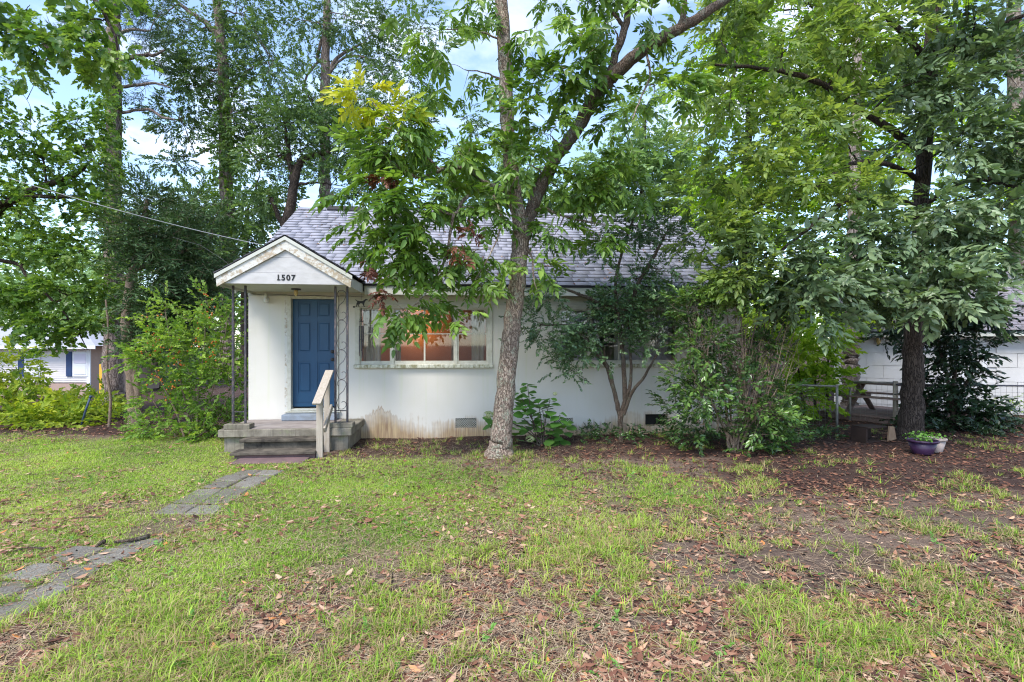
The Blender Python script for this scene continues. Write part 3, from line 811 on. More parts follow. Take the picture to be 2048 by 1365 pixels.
# porch floor, steps, pads
SZ = 0.385
m = MB(); m.box(-4.09, -1.92, 9.19, WY - 0.003, 0.255, SZ); pf = m.build('porch_floor', M['concrete'], house, bevel=0.012)
m = MB(); m.box(-4.02, -1.99, 9.27, WY - 0.003, -0.1, 0.254); m.build('porch_base', M['concrete'], pf, bevel=0.008)
m = MB(); m.box(-4.02, -2.3, 9.26, WY - 0.03, SZ + 0.001, SZ + 0.006); m.build('floor_paint', M['porch_top'], pf)
m = MB(); m.box(-3.38, -2.40, WY - 0.28, WY - 0.004, SZ + 0.007, 0.505)
m.build('door_step', M['slate_step'], house, bevel=0.012)
for (z, y0, y1, xa, xb, n) in ((0.262, 8.93, 9.265, -3.64, -2.42, 0), (0.112, 8.62, 8.97, -3.66, -2.36, 1)):
    m = MB(); m.box(xa, xb, y0, y1, z - 0.045, z, jit=0.004); st_ = m.build('step', M['dark_concrete'], house, bevel=0.006)
    m = MB(); m.box(xa + 0.05, xb - 0.02, y0 + 0.06, y1 - 0.001, -0.1, z - 0.0455); m.build('riser', M['red_concrete'] if n else M['dark_concrete'], st_)
m = MB(); m.box(-3.52, -2.45, 8.28, 8.66, -0.05, 0.022); m.build('landing', M['red_concrete'], house, bevel=0.006)

# wrought-iron porch columns
def iron_column(xs, y, scroll):
    c_ = link('iron_column', None, parent=house)
    m = MB(); m.box(xs[0] - 0.11, xs[1] + 0.11, y - 0.11, y + 0.11, SZ + 0.001, SZ + 0.085); m.build('pedestal', M['concrete'], c_, bevel=0.008)
    for x in xs:
        m = MB(); m.box(x - 0.017, x + 0.017, y - 0.017, y + 0.017, SZ + 0.08, 2.80); m.build('post', M['iron'], c_, bevel=0.003)
    m = MB(); m.box(xs[0] + 0.018, xs[1] - 0.018, y - 0.008, y + 0.008, 0.66, 0.676); m.build('crossbar', M['iron'], c_)
    if not scroll: return
    n = 4; H0, H1 = 0.69, 2.74; hh = (H1 - H0) / n; xa, xb = xs[0] + 0.019, xs[1] - 0.019; w = xb - xa
    for i in range(n):
        zb = H0 + i * hh; r = w * 0.49
        pts = []
        # lower loop opens at the right, S-bar climbs to the upper loop
        cx, cz = (xa + xb) / 2, zb + r + 0.004
        for k in range(15): th = R(120 - 250 * k / 14 - 0); rr = r * (0.42 + 0.58 * min(1, k / 6)); pts.append((cx + (rr * math.cos(th)) + (r - rr) * 0.5, y, cz + rr * math.sin(th)))
        pts += [(xa + 0.004, y, cz + 0.03), (xa + w * 0.25, y, zb + hh * 0.48), (xa + w * 0.72, y, zb + hh * 0.62)]
        cz2 = zb + hh - r - 0.004
        for k in range(15): th = R(-20 + 250 * k / 14); rr = r * (1.0 - 0.58 * max(0, (k - 8) / 6)); pts.append((cx + rr * math.cos(th) - (r - rr) * 0.5, y, cz2 + rr * math.sin(th)))
        m = MB(); m.tube(pts, 0.0055, 5); m.build('scroll', M['iron'], c_, smooth=True)
iron_column((-3.90, -3.70), 9.33, False)
iron_column((-2.215, -2.015), 9.33, True)

# wooden handrail beside the steps
hr = link('handrail', None, parent=house)
hx = -2.315
m = MB(); m.box(hx - 0.05, hx + 0.05, 8.70, 8.74, -0.1, 0.93); m.build('post', M['grey_wood'], hr, bevel=0.004)
m = MB(); m.box(hx - 0.045, hx + 0.05, 9.13, 9.17, -0.1, 1.27); m.build('post', M['grey_wood'], hr, bevel=0.004)
m = MB(); m.beam((hx, 8.53, 0.87), (hx + 0.03, 9.22, 1.36), 0.135, 0.036); m.build('top_rail', M['grey_wood'], hr, bevel=0.004)
m = MB(); m.beam((hx + 0.075, 8.72, 0.43), (hx + 0.075, 9.17, 0.76), 0.036, 0.10); m.build('lower_rail', M['grey_wood'], hr, bevel=0.004)

# porch lamp, camera, wires, chime
pl = thing('porch_light', 'small ceiling lamp with amber glass above the blue door', 'lamp', (-3.0, 9.75, 2.80))
m = MB(); m.lathe([(0.0, 0.0), (0.085, -0.002), (0.08, -0.022), (0.04, -0.03), (0.0, -0.03)], n=18); m.build('canopy', M['dark_metal'], pl, smooth=True)
m = MB(); m.lathe([(0.028, -0.03), (0.034, -0.06), (0.03, -0.10), (0.018, -0.125), (0.0, -0.13)], n=14); m.build('globe', M['amber_glass'], pl, smooth=True)
sc = thing('security_camera', 'little white security camera on the wall left of the door', 'camera', (-3.74, WY - 0.01, 2.65))
m = MB(); m.box(-0.02, 0.02, -0.05, 0.008, 0.0, 0.12); m.build('bracket', M['white_plastic'], sc, bevel=0.006)
m = MB(); m.lathe([(0.0, -0.055), (0.035, -0.05), (0.045, -0.01), (0.045, 0.05), (0.0, 0.06)], n=14); o = m.build('housing', M['white_plastic'], sc, smooth=True); o.location = (0.03, -0.09, -0.02); o.rotation_euler = (R(70), 0, R(20))
m = MB(); m.lathe([(0.0, -0.062), (0.025, -0.06), (0.03, -0.052), (0.0, -0.05)], n=12); o = m.build('lens', M['black_paint'], sc); o.location = (0.03, -0.09, -0.02); o.rotation_euler = (R(70), 0, R(20))
m = MB(); m.tube([(-4.02 + i * 0.13, WY - 0.03 - 0.006 * math.sin(i), 2.755 - 0.014 * abs(math.sin(i * 0.7)) - 0.0015 * i) for i in range(17)], 0.006, 5)
tag(m.build('wall_cable', M['cable']), 'thin dark cable strung along the wall under the porch ceiling', 'cable')

ch = thing('wind_chime', 'wind chime with black dog weathervane hanging beside the lit window', 'wind chime', (-1.90, 9.95, 0))
m = MB(); m.tube([(0, 0, 2.76), (0, 0, 2.62)], 0.003, 5); m.tube([(0, 0, 2.48), (0, 0, 2.24)], 0.006, 5)
for k in range(4): th = k * math.pi / 2 + 0.4; m.tube([(0, 0, 2.32), (0.042 * math.cos(th), 0.042 * math.sin(th), 2.24)], 0.0025, 4)
m.build('hanger', M['dark_metal'], ch)
dog = [(-.105, .30), (-.085, .285), (-.075, .262), (-.095, .215), (-.09, .195), (-.105, .155), (-.09, .155), (-.07, .19), (-.055, .225), (-.06, .19), (-.05, .155), (-.035, .155), (-.04, .195), (-.02, .235), (.02, .23), (.035, .19), (.05, .155), (.075, .155), (.06, .17), (.055, .205), (.065, .255), (.085, .295), (.11, .305), (.135, .30), (.135, .315), (.105, .335), (.075, .335), (.055, .31), (.03, .29), (-.03, .285), (-.07, .295), (-.09, .31), (-.115, .325), (-.118, .32)]
m = MB(); m.prism([(px * 0.95, 2.375 + pz * 0.8) for px, pz in dog], -0.002, 0.002); m.build('dog_silhouette', M['black_paint'], ch)
m = MB(); m.beam((-.13, 0, 2.495), (.15, 0, 2.495), 0.004, 0.007); m.prism([(.13, 2.475), (.175, 2.495), (.13, 2.515)], -0.002, 0.002); m.prism([(-.15, 2.48), (-.11, 2.48), (-.12, 2.495), (-.11, 2.51), (-.15, 2.51)], -0.002, 0.002); m.build('arrow', M['black_paint'], ch)
m = MB(); m.beam((-.07, 0, 2.44), (.07, 0, 2.44), 0.004, 0.006); m.beam((0, -.07, 2.432), (0, .07, 2.432), 0.004, 0.006, up=(0, 0, 1)); m.build('compass_bar', M['iron'], ch)
m = MB(); m.lathe([(0.03, 2.225), (0.045, 2.225), (0.045, 2.237), (0.03, 2.237)], n=14); m.build('ring', M['iron'], ch)
for k in range(5):
    th = k * 2 * math.pi / 5 + 0.3; L = 0.42 + 0.045 * k
    m = MB(); x_, y_ = 0.038 * math.cos(th), 0.038 * math.sin(th)
    m.tube([(x_, y_, 2.225), (x_, y_, 2.15)], 0.0015, 4); m.tube([(x_, y_, 2.15), (x_, y_, 2.15 - L)], 0.0105, 8); m.build('chime_tube', M['iron'], ch)
m = MB(); m.tube([(0, 0, 2.22), (0, 0, 1.9)], 0.0015, 4); m.lathe([(0.0, 1.895), (0.028, 1.897), (0.028, 1.907), (0.0, 1.909)], n=12); m.build('clapper', M['dark_metal'], ch)

def sag(p, q, s, n=24):
    p, q = Vector(p), Vector(q)
    return [p.lerp(q, i / n) - Vector((0, 0, s * 4 * (i / n) * (1 - i / n))) for i in range(n + 1)]

# ---------------------------------------------------------------- foliage tools
class Tpl:
    """one spray of leaves: vertices, polygons, tint and material slot (0 leaf, 1 twig)"""
    def __init__(s): s.V, s.L, s.S, s.T, s.M = [], [], [], [], []; s.nv = 0
    def add(s, verts, polys, tint, mi=0):
        s.V += [tuple(v) for v in verts]
        for p in polys: s.L += [s.nv + i for i in p]; s.S.append(len(p)); s.M.append(mi)
        s.T += [tint] * len(verts); s.nv += len(verts)
    def done(s):
        s.V = np.array(s.V); s.L = np.array(s.L); s.S = np.array(s.S); s.T = np.array(s.T); s.M = np.array(s.M); return s

def frame(d, up):
    d = d.normalized(); z = (up - d * up.dot(d))
    if z.length < 1e-4: z = Vector((0, 1, 0)) - d * d.y
    z.normalize(); return Matrix((d, z.cross(d), z)).transposed()

def put_leaf(tp, base, d, up, L, W, tint, hi=True, fold=0.12, curl=0.08, shape='oval'):
    Mx = frame(d, up); base = Vector(base)
    if shape == 'lobed':
        pol = [(0, 0), (.18, .30), (.10, .46), (.38, .40), (.50, .52), (.62, .34), (.78, .22), (1.0, 0), (.78, -.22), (.62, -.34), (.50, -.52), (.38, -.40), (.10, -.46), (.18, -.30)]
        if not hi: pol = [(0, 0), (.12, .46), (.34, .30), (.58, .50), (1.0, 0), (.58, -.50), (.34, -.30), (.12, -.46)]
        v = [base + Mx @ Vector((a * L, b * W, fold * abs(b) * W - curl * a * a * L)) for a, b in pol]
        tp.add(v, [(0, 7, 6, 5, 4, 3, 2, 1), (0, 13, 12, 11, 10, 9, 8, 7)] if hi else [(0, 4, 3, 2, 1), (0, 7, 6, 5, 4)], tint)
    elif hi:
        wide = (.30, .62) if shape == 'oval' else (.22, .60)
        a, b = wide
        v = [base, base + Mx @ Vector((a * L, .46 * W, fold * W)), base + Mx @ Vector((b * L, .40 * W, fold * W - curl * L * .4)), base + Mx @ Vector((L, 0, -curl * L)),
             base + Mx @ Vector((b * L, -.40 * W, fold * W - curl * L * .4)), base + Mx @ Vector((a * L, -.46 * W, fold * W))]
        tp.add(v, [(0, 3, 2, 1), (0, 5, 4, 3)], tint)
    else:
        v = [base, base + Mx @ Vector((.45 * L, .5 * W, fold * W)), base + Mx @ Vector((L, 0, -curl * L)), base + Mx @ Vector((.45 * L, -.5 * W, fold * W))]
        tp.add(v, [(0, 2, 1), (0, 3, 2)], tint)

def put_twig(tp, p, q, r):
    p, q = Vector(p), Vector(q); d = (q - p).normalized()
    a = d.cross(Vector((0, 0, 1))); a = a.normalized() if a.length > 1e-3 else Vector((1, 0, 0)); b = d.cross(a)
    o = [a * r, (a * -.5 + b * .87) * r, (a * -.5 - b * .87) * r]
    tp.add([p + k for k in o] + [q + k * .5 for k in o], [(0, 1, 4, 3), (1, 2, 5, 4), (2, 0, 3, 5)], 0.5, 1)

def rv(s): return Vector((random.gauss(0, s), random.gauss(0, s), random.gauss(0, s)))
def t01(m=0.5, s=0.22): return min(1.0, max(0.0, random.gauss(m, s)))

def simple_spray(n=10, L=0.3, W=0.15, hi=True, droop=0.15, shape='oval', spread=0.9, twig=True, tilt=0.35, tm=0.5):
    tp = Tpl(); side = 1; base_t = t01(tm, 0.12)
    if twig: put_twig(tp, (0, 0, 0), (0.85, 0, -droop * 0.8), 0.008)
    for i in range(n):
        s = 0.08 + 0.9 * i / max(1, n - 1); side = -side
        p = Vector((s * 0.85, 0, -droop * s * s))
        d = Vector((0.55 + 0.5 * s, side * spread * (1.1 - 0.75 * s), random.gauss(-0.12, 0.22))) + rv(0.16)
        up = Vector((0, 0, 1)) + rv(tilt)
        k = random.uniform(0.7, 1.2)
        put_leaf(tp, p, d, up, L * k, W * k, min(1, max(0, base_t + random.gauss(0, .17))), hi, random.uniform(.05, .25), random.uniform(0, .22), shape)
    return tp.done()

def pinnate_spray(leaves=3, pairs=4, L=0.42, W=0.18, hi=True):
    """a shoot with a few compound leaves; each leaf a rachis with paired hanging leaflets"""
    tp = Tpl(); base_t = t01(0.5, 0.12)
    put_twig(tp, (0, 0, 0), (0.35, 0, 0), 0.01)
    for j in range(leaves):
        a = random.uniform(-1.1, 1.1) if leaves > 1 else 0
        r0 = Vector((0.32 * (j + 0.4) / leaves, 0, 0)); rd = Vector((math.cos(a), math.sin(a), random.uniform(-.35, .25))).normalized()
        RL = random.uniform(.75, 1.0); lt = min(1, max(0, base_t + random.gauss(0, .12)))
        sideways = Vector((-rd.y, rd.x, 0)).normalized()
        prev = r0
        for k in range(pairs + 1):
            s = (k + 1) / (pairs + 1); p = r0 + rd * (RL * s) + Vector((0, 0, -.22 * s * s * RL))
            put_twig(tp, prev, p, 0.005); prev = p
            for sd in ((-1, 1) if k < pairs else (0,)):
                d = rd * (0.75 if sd else 1.0) + sideways * (sd * 0.95) + Vector((0, 0, random.gauss(-.32, .18))) + rv(.1)
                kk = random.uniform(.75, 1.12) * (0.8 + 0.3 * s)
                put_leaf(tp, p, d, Vector((0, 0, 1)) + rv(.3), L * kk, W * kk, min(1, max(0, lt + random.gauss(0, .1))), hi, .12, random.uniform(.05, .25), 'lance')
    return tp.done()

def cedar_spray():
    tp = Tpl(); bt = t01(.45, .15)
    put_twig(tp, (0, 0, 0), (0.9, 0, -.1), 0.006)
    for i in range(16):
        s = i / 15; p = Vector((s * .85, 0, -.1 * s)); sd = 1 if i % 2 else -1
        d = Vector((.7, sd * (1.1 - .6 * s), random.gauss(.05, .35))) + rv(.2)
        L = (.42 - .22 * s) * random.uniform(.7, 1.2)
        put_leaf(tp, p, d, Vector((0, 0, 1)) + rv(.6), L, .055, min(1, max(0, bt + random.gauss(0, .16))), False, .0, .1)
        put_leaf(tp, p + d.normalized() * L * .4, d + Vector((.5, -sd * .5, random.gauss(0, .3))), Vector((0, 0, 1)) + rv(.6), L * .6, .045, min(1, max(0, bt + random.gauss(0, .16))), False, .0, .1)
    return tp.done()

def pine_spray():
    tp = Tpl(); bt = t01(.4, .12); put_twig(tp, (0, 0, 0), (.7, 0, .1), 0.014)
    for i in range(34):
        s = random.uniform(.35, 1); p = Vector((s * .7, 0, .1 * s)); d = Vector((random.uniform(.1, 1), random.gauss(0, .7), random.gauss(.05, .6)))
        put_leaf(tp, p, d, Vector((0, 0, 1)) + rv(.8), random.uniform(.35, .6), .02, min(1, max(0, bt + random.gauss(0, .15))), False, 0, .1)
    return tp.done()

def strew(tpls, P, D, S, up=None, droll=0.4, tint_shift=None, rngl=rng):
    """place sprays at P along D, scale S; returns merged arrays"""
    P = np.asarray(P, float); D = np.asarray(D, float); S = np.asarray(S, float); n = len(P)
    D = D / np.maximum(1e-6, np.linalg.norm(D, axis=1))[:, None]
    U = np.tile(np.array([0., 0., 1.]), (n, 1)) + rngl.normal(0, droll, (n, 3))
    if up is not None: U = U + up
    Z = U - D * np.sum(U * D, 1)[:, None]
    Z /= np.maximum(1e-6, np.linalg.norm(Z, axis=1))[:, None]
    Y = np.cross(Z, D)
    ts = np.zeros(n) if tint_shift is None else np.asarray(tint_shift)
    which = rngl.integers(0, len(tpls), n)
    VV, LL, SS, TT, MM = [], [], [], [], []; off = 0
    for k, tp in enumerate(tpls):
        idx = np.where(which == k)[0]
        if not len(idx): continue
        v = tp.V
        w = (v[None, :, 0:1] * D[idx][:, None, :] + v[None, :, 1:2] * Y[idx][:, None, :] + v[None, :, 2:3] * Z[idx][:, None, :]) * S[idx][:, None, None] + P[idx][:, None, :]
        VV.append(w.reshape(-1, 3))
        LL.append((tp.L[None, :] + (off + np.arange(len(idx)) * len(v))[:, None]).ravel())
        SS.append(np.tile(tp.S, len(idx))); MM.append(np.tile(tp.M, len(idx)))
        TT.append(np.clip(tp.T[None, :] + ts[idx][:, None], 0, 1).ravel())
        off += len(idx) * len(v)
    return [np.concatenate(a) for a in (VV, LL, SS, MM, TT)]

def merge(parts):
    VV, LL, SS, MM, TT = [], [], [], [], []; off = 0
    for v, l, s, m_, t_ in parts:
        VV.append(v); LL.append(l + off); SS.append(s); MM.append(m_); TT.append(t_); off += len(v)
    return [np.concatenate(a) for a in (VV, LL, SS, MM, TT)]

class Wood:
    """trunk, limbs and twigs of one plant as tapering tubes in one mesh"""
    def __init__(s): s.V, s.L, s.nv, s.nodes = [], [], 0, []
    def limb(s, pts, radii, n=8, sub=5, wob=0.0, node=True, rough=0.0):
        pts = [Vector(p) for p in pts]
        c = catmull(pts, sub) if len(pts) > 2 or sub > 1 else pts
        m_ = len(c); rr = np.interp(np.linspace(0, len(pts) - 1, m_), np.arange(len(pts)), radii)
        if wob: c = [c[0]] + [p + rv(wob * r) for p, r in zip(c[1:-1], rr[1:-1])] + [c[-1]]
        A = np.array([tuple(p) for p in c]); T_ = np.gradient(A, axis=0); T_ /= np.maximum(1e-6, np.linalg.norm(T_, axis=1))[:, None]
        ref = np.array([0.9, 0.35, 0.1]) if abs(T_[0][2]) > .5 else np.array([0.05, .1, 1.0])
        a = np.cross(T_, ref); a /= np.maximum(1e-6, np.linalg.norm(a, axis=1))[:, None]; b = np.cross(T_, a)
        th = np.arange(n) * 2 * math.pi / n
        R_ = rr[:, None] * (1 + (rng.normal(0, rough, (m_, n)) if rough else 0))
        V = A[:, None, :] + (a[:, None, :] * np.cos(th)[None, :, None] + b[:, None, :] * np.sin(th)[None, :, None]) * R_[:, :, None]
        i, j = np.meshgrid(np.arange(m_ - 1), np.arange(n), indexing='ij')
        q = np.stack([i * n + j, i * n + (j + 1) % n, (i + 1) * n + (j + 1) % n, (i + 1) * n + j], -1).reshape(-1, 4)
        s.V.append(V.reshape(-1, 3)); s.L.append((q + s.nv).ravel()); s.nv += m_ * n
        if node: s.nodes += [(p, float(r)) for p, r in zip(c, rr)]
        return c
    def nearest(s, p, rise=0.5):
        N = np.array([tuple(q) for q, _ in s.nodes]); d = N - np.array(p)
        cost = np.linalg.norm(d, axis=1) + rise * np.maximum(0, d[:, 2] + 0.0)
        k = int(np.argmin(cost)); return s.nodes[k]
    def build(s, name, mat, parent, kind=None):
        L = np.concatenate(s.L); return np_mesh(name, np.concatenate(s.V), L, np.full(len(L) // 4, 4), mat, parent, smooth_=True, kind=kind)

def blob_px(x, y, c, rx, ry, rd, n, sh=0.0):
    """foliage mass by its place in the view and its real depth; radii in pixels become metres at that depth"""
    return (np.array(at_depth(x, y, c)), np.array([rx * c / FPX, rd, ry * c / FPX]), n, sh)

def grow(root, wood, blobs, tpls, size, leafm, barkm, droop=0.15, outward=0.7, up=0.1, twigs=0.2, droll=0.4, limb_r=0.03, rise=0.5, crown_name='crown', trunk_name='trunk', svar=0.3, dens=1.0, connect=True, lean=None, singles=0, single_name='leaf', shell=0.45):
    """limbs reach from the skeleton to every foliage mass; sprays fill each mass unevenly"""
    parts = []; PP, DD, SSs, TS = [], [], [], []
    for (c, r, n, sh) in blobs:
        n = max(3, int(n * dens))
        if connect:
            q, qr = wood.nearest(c, rise)
            p0 = Vector(c); mid = q.lerp(p0, .5) + Vector((0, 0, .12 * (q - p0).length)) + rv(.06 * (q - p0).length)
            lr = min(qr * .7, limb_r)
            path_ = wood.limb([q, mid, p0], [lr, lr * .7, lr * .4], 5, 5, 0.5)
        else: path_ = [Vector(c)]
        # clumps inside the mass, so that gaps stay open
        nc = max(1 if not connect else 3, int(n / 14)); g = rng.normal(0, 1, (nc, 3)); g /= np.linalg.norm(g, axis=1)[:, None]
        cc = g * (rng.random(nc)[:, None] ** shell) * r * 0.92 + c
        cr = rng.uniform(.16, .36, nc) * r.mean() + size * 0.5
        which = rng.integers(0, nc, n); g2 = rng.normal(0, 1, (n, 3)); g2 /= np.linalg.norm(g2, axis=1)[:, None]
        P = cc[which] + g2 * (rng.random(n) ** .4 * cr[which])[:, None] * np.array([1, 1, .75])
        D = (P - c) / r; D /= np.maximum(1e-6, np.linalg.norm(D, axis=1))[:, None]
        D = D * outward + g2 * .5 + rng.normal(0, .35, (n, 3)); D[:, 2] = D[:, 2] * .6 + up - droop
        if lean is not None: D = D + np.array(lean)
        PP.append(P); DD.append(D); SSs.append(size * rng.uniform(1 - svar, 1 + svar, n)); TS.append(rng.normal(sh, .07, n) + (rng.normal(0, .10, nc))[which])
        for k in range(min(nc, int(max(1, nc * twigs * 3)))):
            if not connect: break
            e = Vector(cc[k]); s0 = min(path_[len(path_) // 3:], key=lambda p: (p - e).length)
            m2 = s0.lerp(e, .5) + rv(.08 * (s0 - e).length) + Vector((0, 0, .06 * (s0 - e).length))
            wood.limb([s0, m2, e], [limb_r * .30, limb_r * .2, limb_r * .1], 4, 3, 0.5, node=False)
    P = np.concatenate(PP); D = np.concatenate(DD); S = np.concatenate(SSs); TSa = np.concatenate(TS)
    if singles:
        Pw = P + np.array(root.location); dist = np.linalg.norm(Pw - np.array([0, 0, EYE]), axis=1)
        # only those in view
        cx = Pw[:, 0] * CA - Pw[:, 1] * SA; cz = Pw[:, 0] * SA + Pw[:, 1] * CA
        u, w_ = cx / np.maximum(cz, .1), (Pw[:, 2] - EYE) / np.maximum(cz, .1)
        vis = (cz > .5) & (abs(u) < .93) & (w_ < .62) & (w_ > -.6)
        pick = np.where(vis)[0][np.argsort(dist[vis])[:singles]]
        rest = np.setdiff1d(np.arange(len(P)), pick)
        meshes = []
        for k, tp in enumerate(tpls):
            mo = np_mesh(single_name, tp.V, tp.L, tp.S, [leafm, barkm], root, tp.M, {'tint': tp.T}); meshes.append(mo)
        for j, i in enumerate(pick):
            k = j % len(tpls); o = meshes[k] if j < len(tpls) else meshes[k].copy()
            if j >= len(tpls): col.objects.link(o)
            Mx = frame(Vector(D[i]), Vector((0, 0, 1)) + rv(droll))
            o.matrix_local = Matrix.Translation(Vector(P[i])) @ Mx.to_4x4() @ Matrix.Scale(S[i], 4)
        P, D, S, TSa = P[rest], D[rest], S[rest], TSa[rest]
    v, l, s_, m_, t_ = strew(tpls, P, D, S, droll=droll, tint_shift=TSa)
    np_mesh(crown_name, v, l, s_, [leafm, barkm], root, m_, {'tint': t_}, kind='stuff')
    if trunk_name: wood.build(trunk_name, barkm, root)

bark_mat('bark_plated', (0.13, 0.085, 0.065), (0.50, 0.39, 0.31), (0.50, 0.52, 0.40), stretch=(11, 11, 3.4), scale=3.0, lich_amt=0.85, bump=1.0)
bark_mat('bark_limb', (0.06, 0.043, 0.035), (0.26, 0.195, 0.155), (0.30, 0.33, 0.26), stretch=(15, 15, 4.5), scale=3.4, lich_amt=0.7)  # darker brown limb bark, with its backlit shade put into the colour
bark_mat('bark_dark', (0.022, 0.017, 0.014), (0.13, 0.098, 0.08), None, stretch=(12, 12, 1.6), scale=3.0)
bark_mat('bark_pale', (0.14, 0.10, 0.085), (0.42, 0.35, 0.31), None, stretch=(10, 10, 2.0), scale=2.6)
bark_mat('bark_pine', (0.10, 0.075, 0.065), (0.34, 0.27, 0.24), None, stretch=(6, 6, 1.5), scale=2.5)
bark_mat('bark_twig', (0.06, 0.045, 0.035), (0.20, 0.15, 0.115), (0.28, 0.30, 0.22), stretch=(20, 20, 6), scale=3.0, lich_amt=.5)
bark_mat('bark_stem', (0.14, 0.10, 0.075), (0.36, 0.27, 0.20), None, stretch=(25, 25, 5), scale=3.0, bump=.5)

leaf_mat('leaf_front', (0.055, 0.12, 0.022), (0.13, 0.245, 0.04), (0.27, 0.4, 0.07), rough=.38, spec=.5, trans=.4)
leaf_mat('leaf_sun_tint', (.085, .15, .04), (.20, .295, .08), (.38, .47, .13), rough=.4, spec=.45, trans=.48)  # yellower copy for the right tree, light through the leaves put into colour
leaf_mat('leaf_yellow', (0.22, 0.34, 0.03), (0.37, 0.43, 0.03), (0.52, 0.5, 0.04), trans=.4)
leaf_mat('leaf_dead', (0.05, 0.015, 0.01), (0.11, 0.035, 0.02), (0.2, 0.075, 0.04), trans=.15)
leaf_mat('leaf_right', (0.075, 0.125, 0.055), (0.155, 0.23, 0.115), (0.255, 0.335, 0.175), rough=.38, spec=.6, trans=.25, warm=1.1)  # greyer green, sky sheen on the near leaves put into the colour
leaf_mat('leaf_bright', (0.1, 0.2, 0.02), (0.24, 0.4, 0.04), (0.42, 0.55, 0.07), trans=.5)  # glow of backlit trees put into this bright leaf colour
leaf_mat('leaf_maple', (0.05, 0.12, 0.022), (0.12, 0.225, 0.04), (0.25, 0.36, 0.075), spec=.4, rough=.42, trans=.42)
leaf_mat('leaf_far', (0.045, 0.1, 0.035), (0.1, 0.18, 0.062), (0.19, 0.29, 0.11), spec=.45, rough=.4, trans=.35)
leaf_mat('leaf_haze', (0.121, 0.216, 0.095), (0.203, 0.324, 0.135), (0.324, 0.446, 0.216), trans=.35)  # paler leaves for far trees, distance haze put into the colour
leaf_mat('leaf_pine', (0.034, 0.074, 0.041), (0.068, 0.128, 0.068), (0.115, 0.189, 0.101), trans=.15)
leaf_mat('leaf_cedar', (0.028, 0.06, 0.024), (0.058, 0.11, 0.042), (0.11, 0.185, 0.07), trans=.12)
leaf_mat('leaf_shrub', (0.035, 0.085, 0.03), (0.085, 0.165, 0.058), (0.21, 0.32, 0.14), rough=.33, spec=.7, trans=.2)
leaf_mat('leaf_camellia', (0.02, 0.055, 0.016), (0.055, 0.125, 0.03), (0.17, 0.29, 0.055), rough=.3, spec=.6, trans=.25)
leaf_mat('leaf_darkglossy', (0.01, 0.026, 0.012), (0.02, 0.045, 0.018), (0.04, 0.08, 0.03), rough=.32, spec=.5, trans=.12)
leaf_mat('leaf_berry', (0.083, 0.179, 0.03), (0.179, 0.317, 0.048), (0.358, 0.495, 0.083), trans=.4)
leaf_mat('leaf_hedge', (0.09, 0.18, 0.02), (0.27, 0.37, 0.04), (0.48, 0.52, 0.06), trans=.42)  # yellow shift puts the backlit look of the hedges into the colour
leaf_mat('leaf_hydrangea', (0.068, 0.176, 0.03), (0.115, 0.257, 0.047), (0.189, 0.365, 0.074), rough=.5, trans=.3)
leaf_mat('bloom', (0.3, 0.38, 0.16), (0.42, 0.46, 0.24), (0.52, 0.54, 0.34), trans=.3)
leaf_mat('berry', (0.5, 0.1, 0.02), (0.6, 0.16, 0.03), (0.6, 0.28, 0.08), trans=.2)

SPR_PIN = [pinnate_spray(random.choice((2, 3)), random.choice((3, 4, 5))) for _ in range(7)]
SPR_OVAL = [simple_spray(random.choice((8, 10, 12)), .36, .17, True, .22) for _ in range(7)]
SPR_MAPLE = [simple_spray(8, .36, .36, True, .25, 'lobed', tilt=.5) for _ in range(5)]
SPR_MAPLE_FAR = [simple_spray(9, .34, .34, False, .25, 'lobed', twig=False, tilt=.5) for _ in range(6)]
SPR_FAR = [simple_spray(11, .30, .17, False, .2, twig=False, tilt=.6) for _ in range(8)]
SPR_SMALL = [simple_spray(13, .20, .115, False, .1, tilt=.6) for _ in range(8)]
SPR_GLOSSY = [simple_spray(9, .30, .15, True, .1, tilt=.5) for _ in range(7)]
SPR_CEDAR = [cedar_spray() for _ in range(6)]
SPR_PINE = [pine_spray() for _ in range(5)]
def D_(x, y, c): return at_depth(x, y, c)

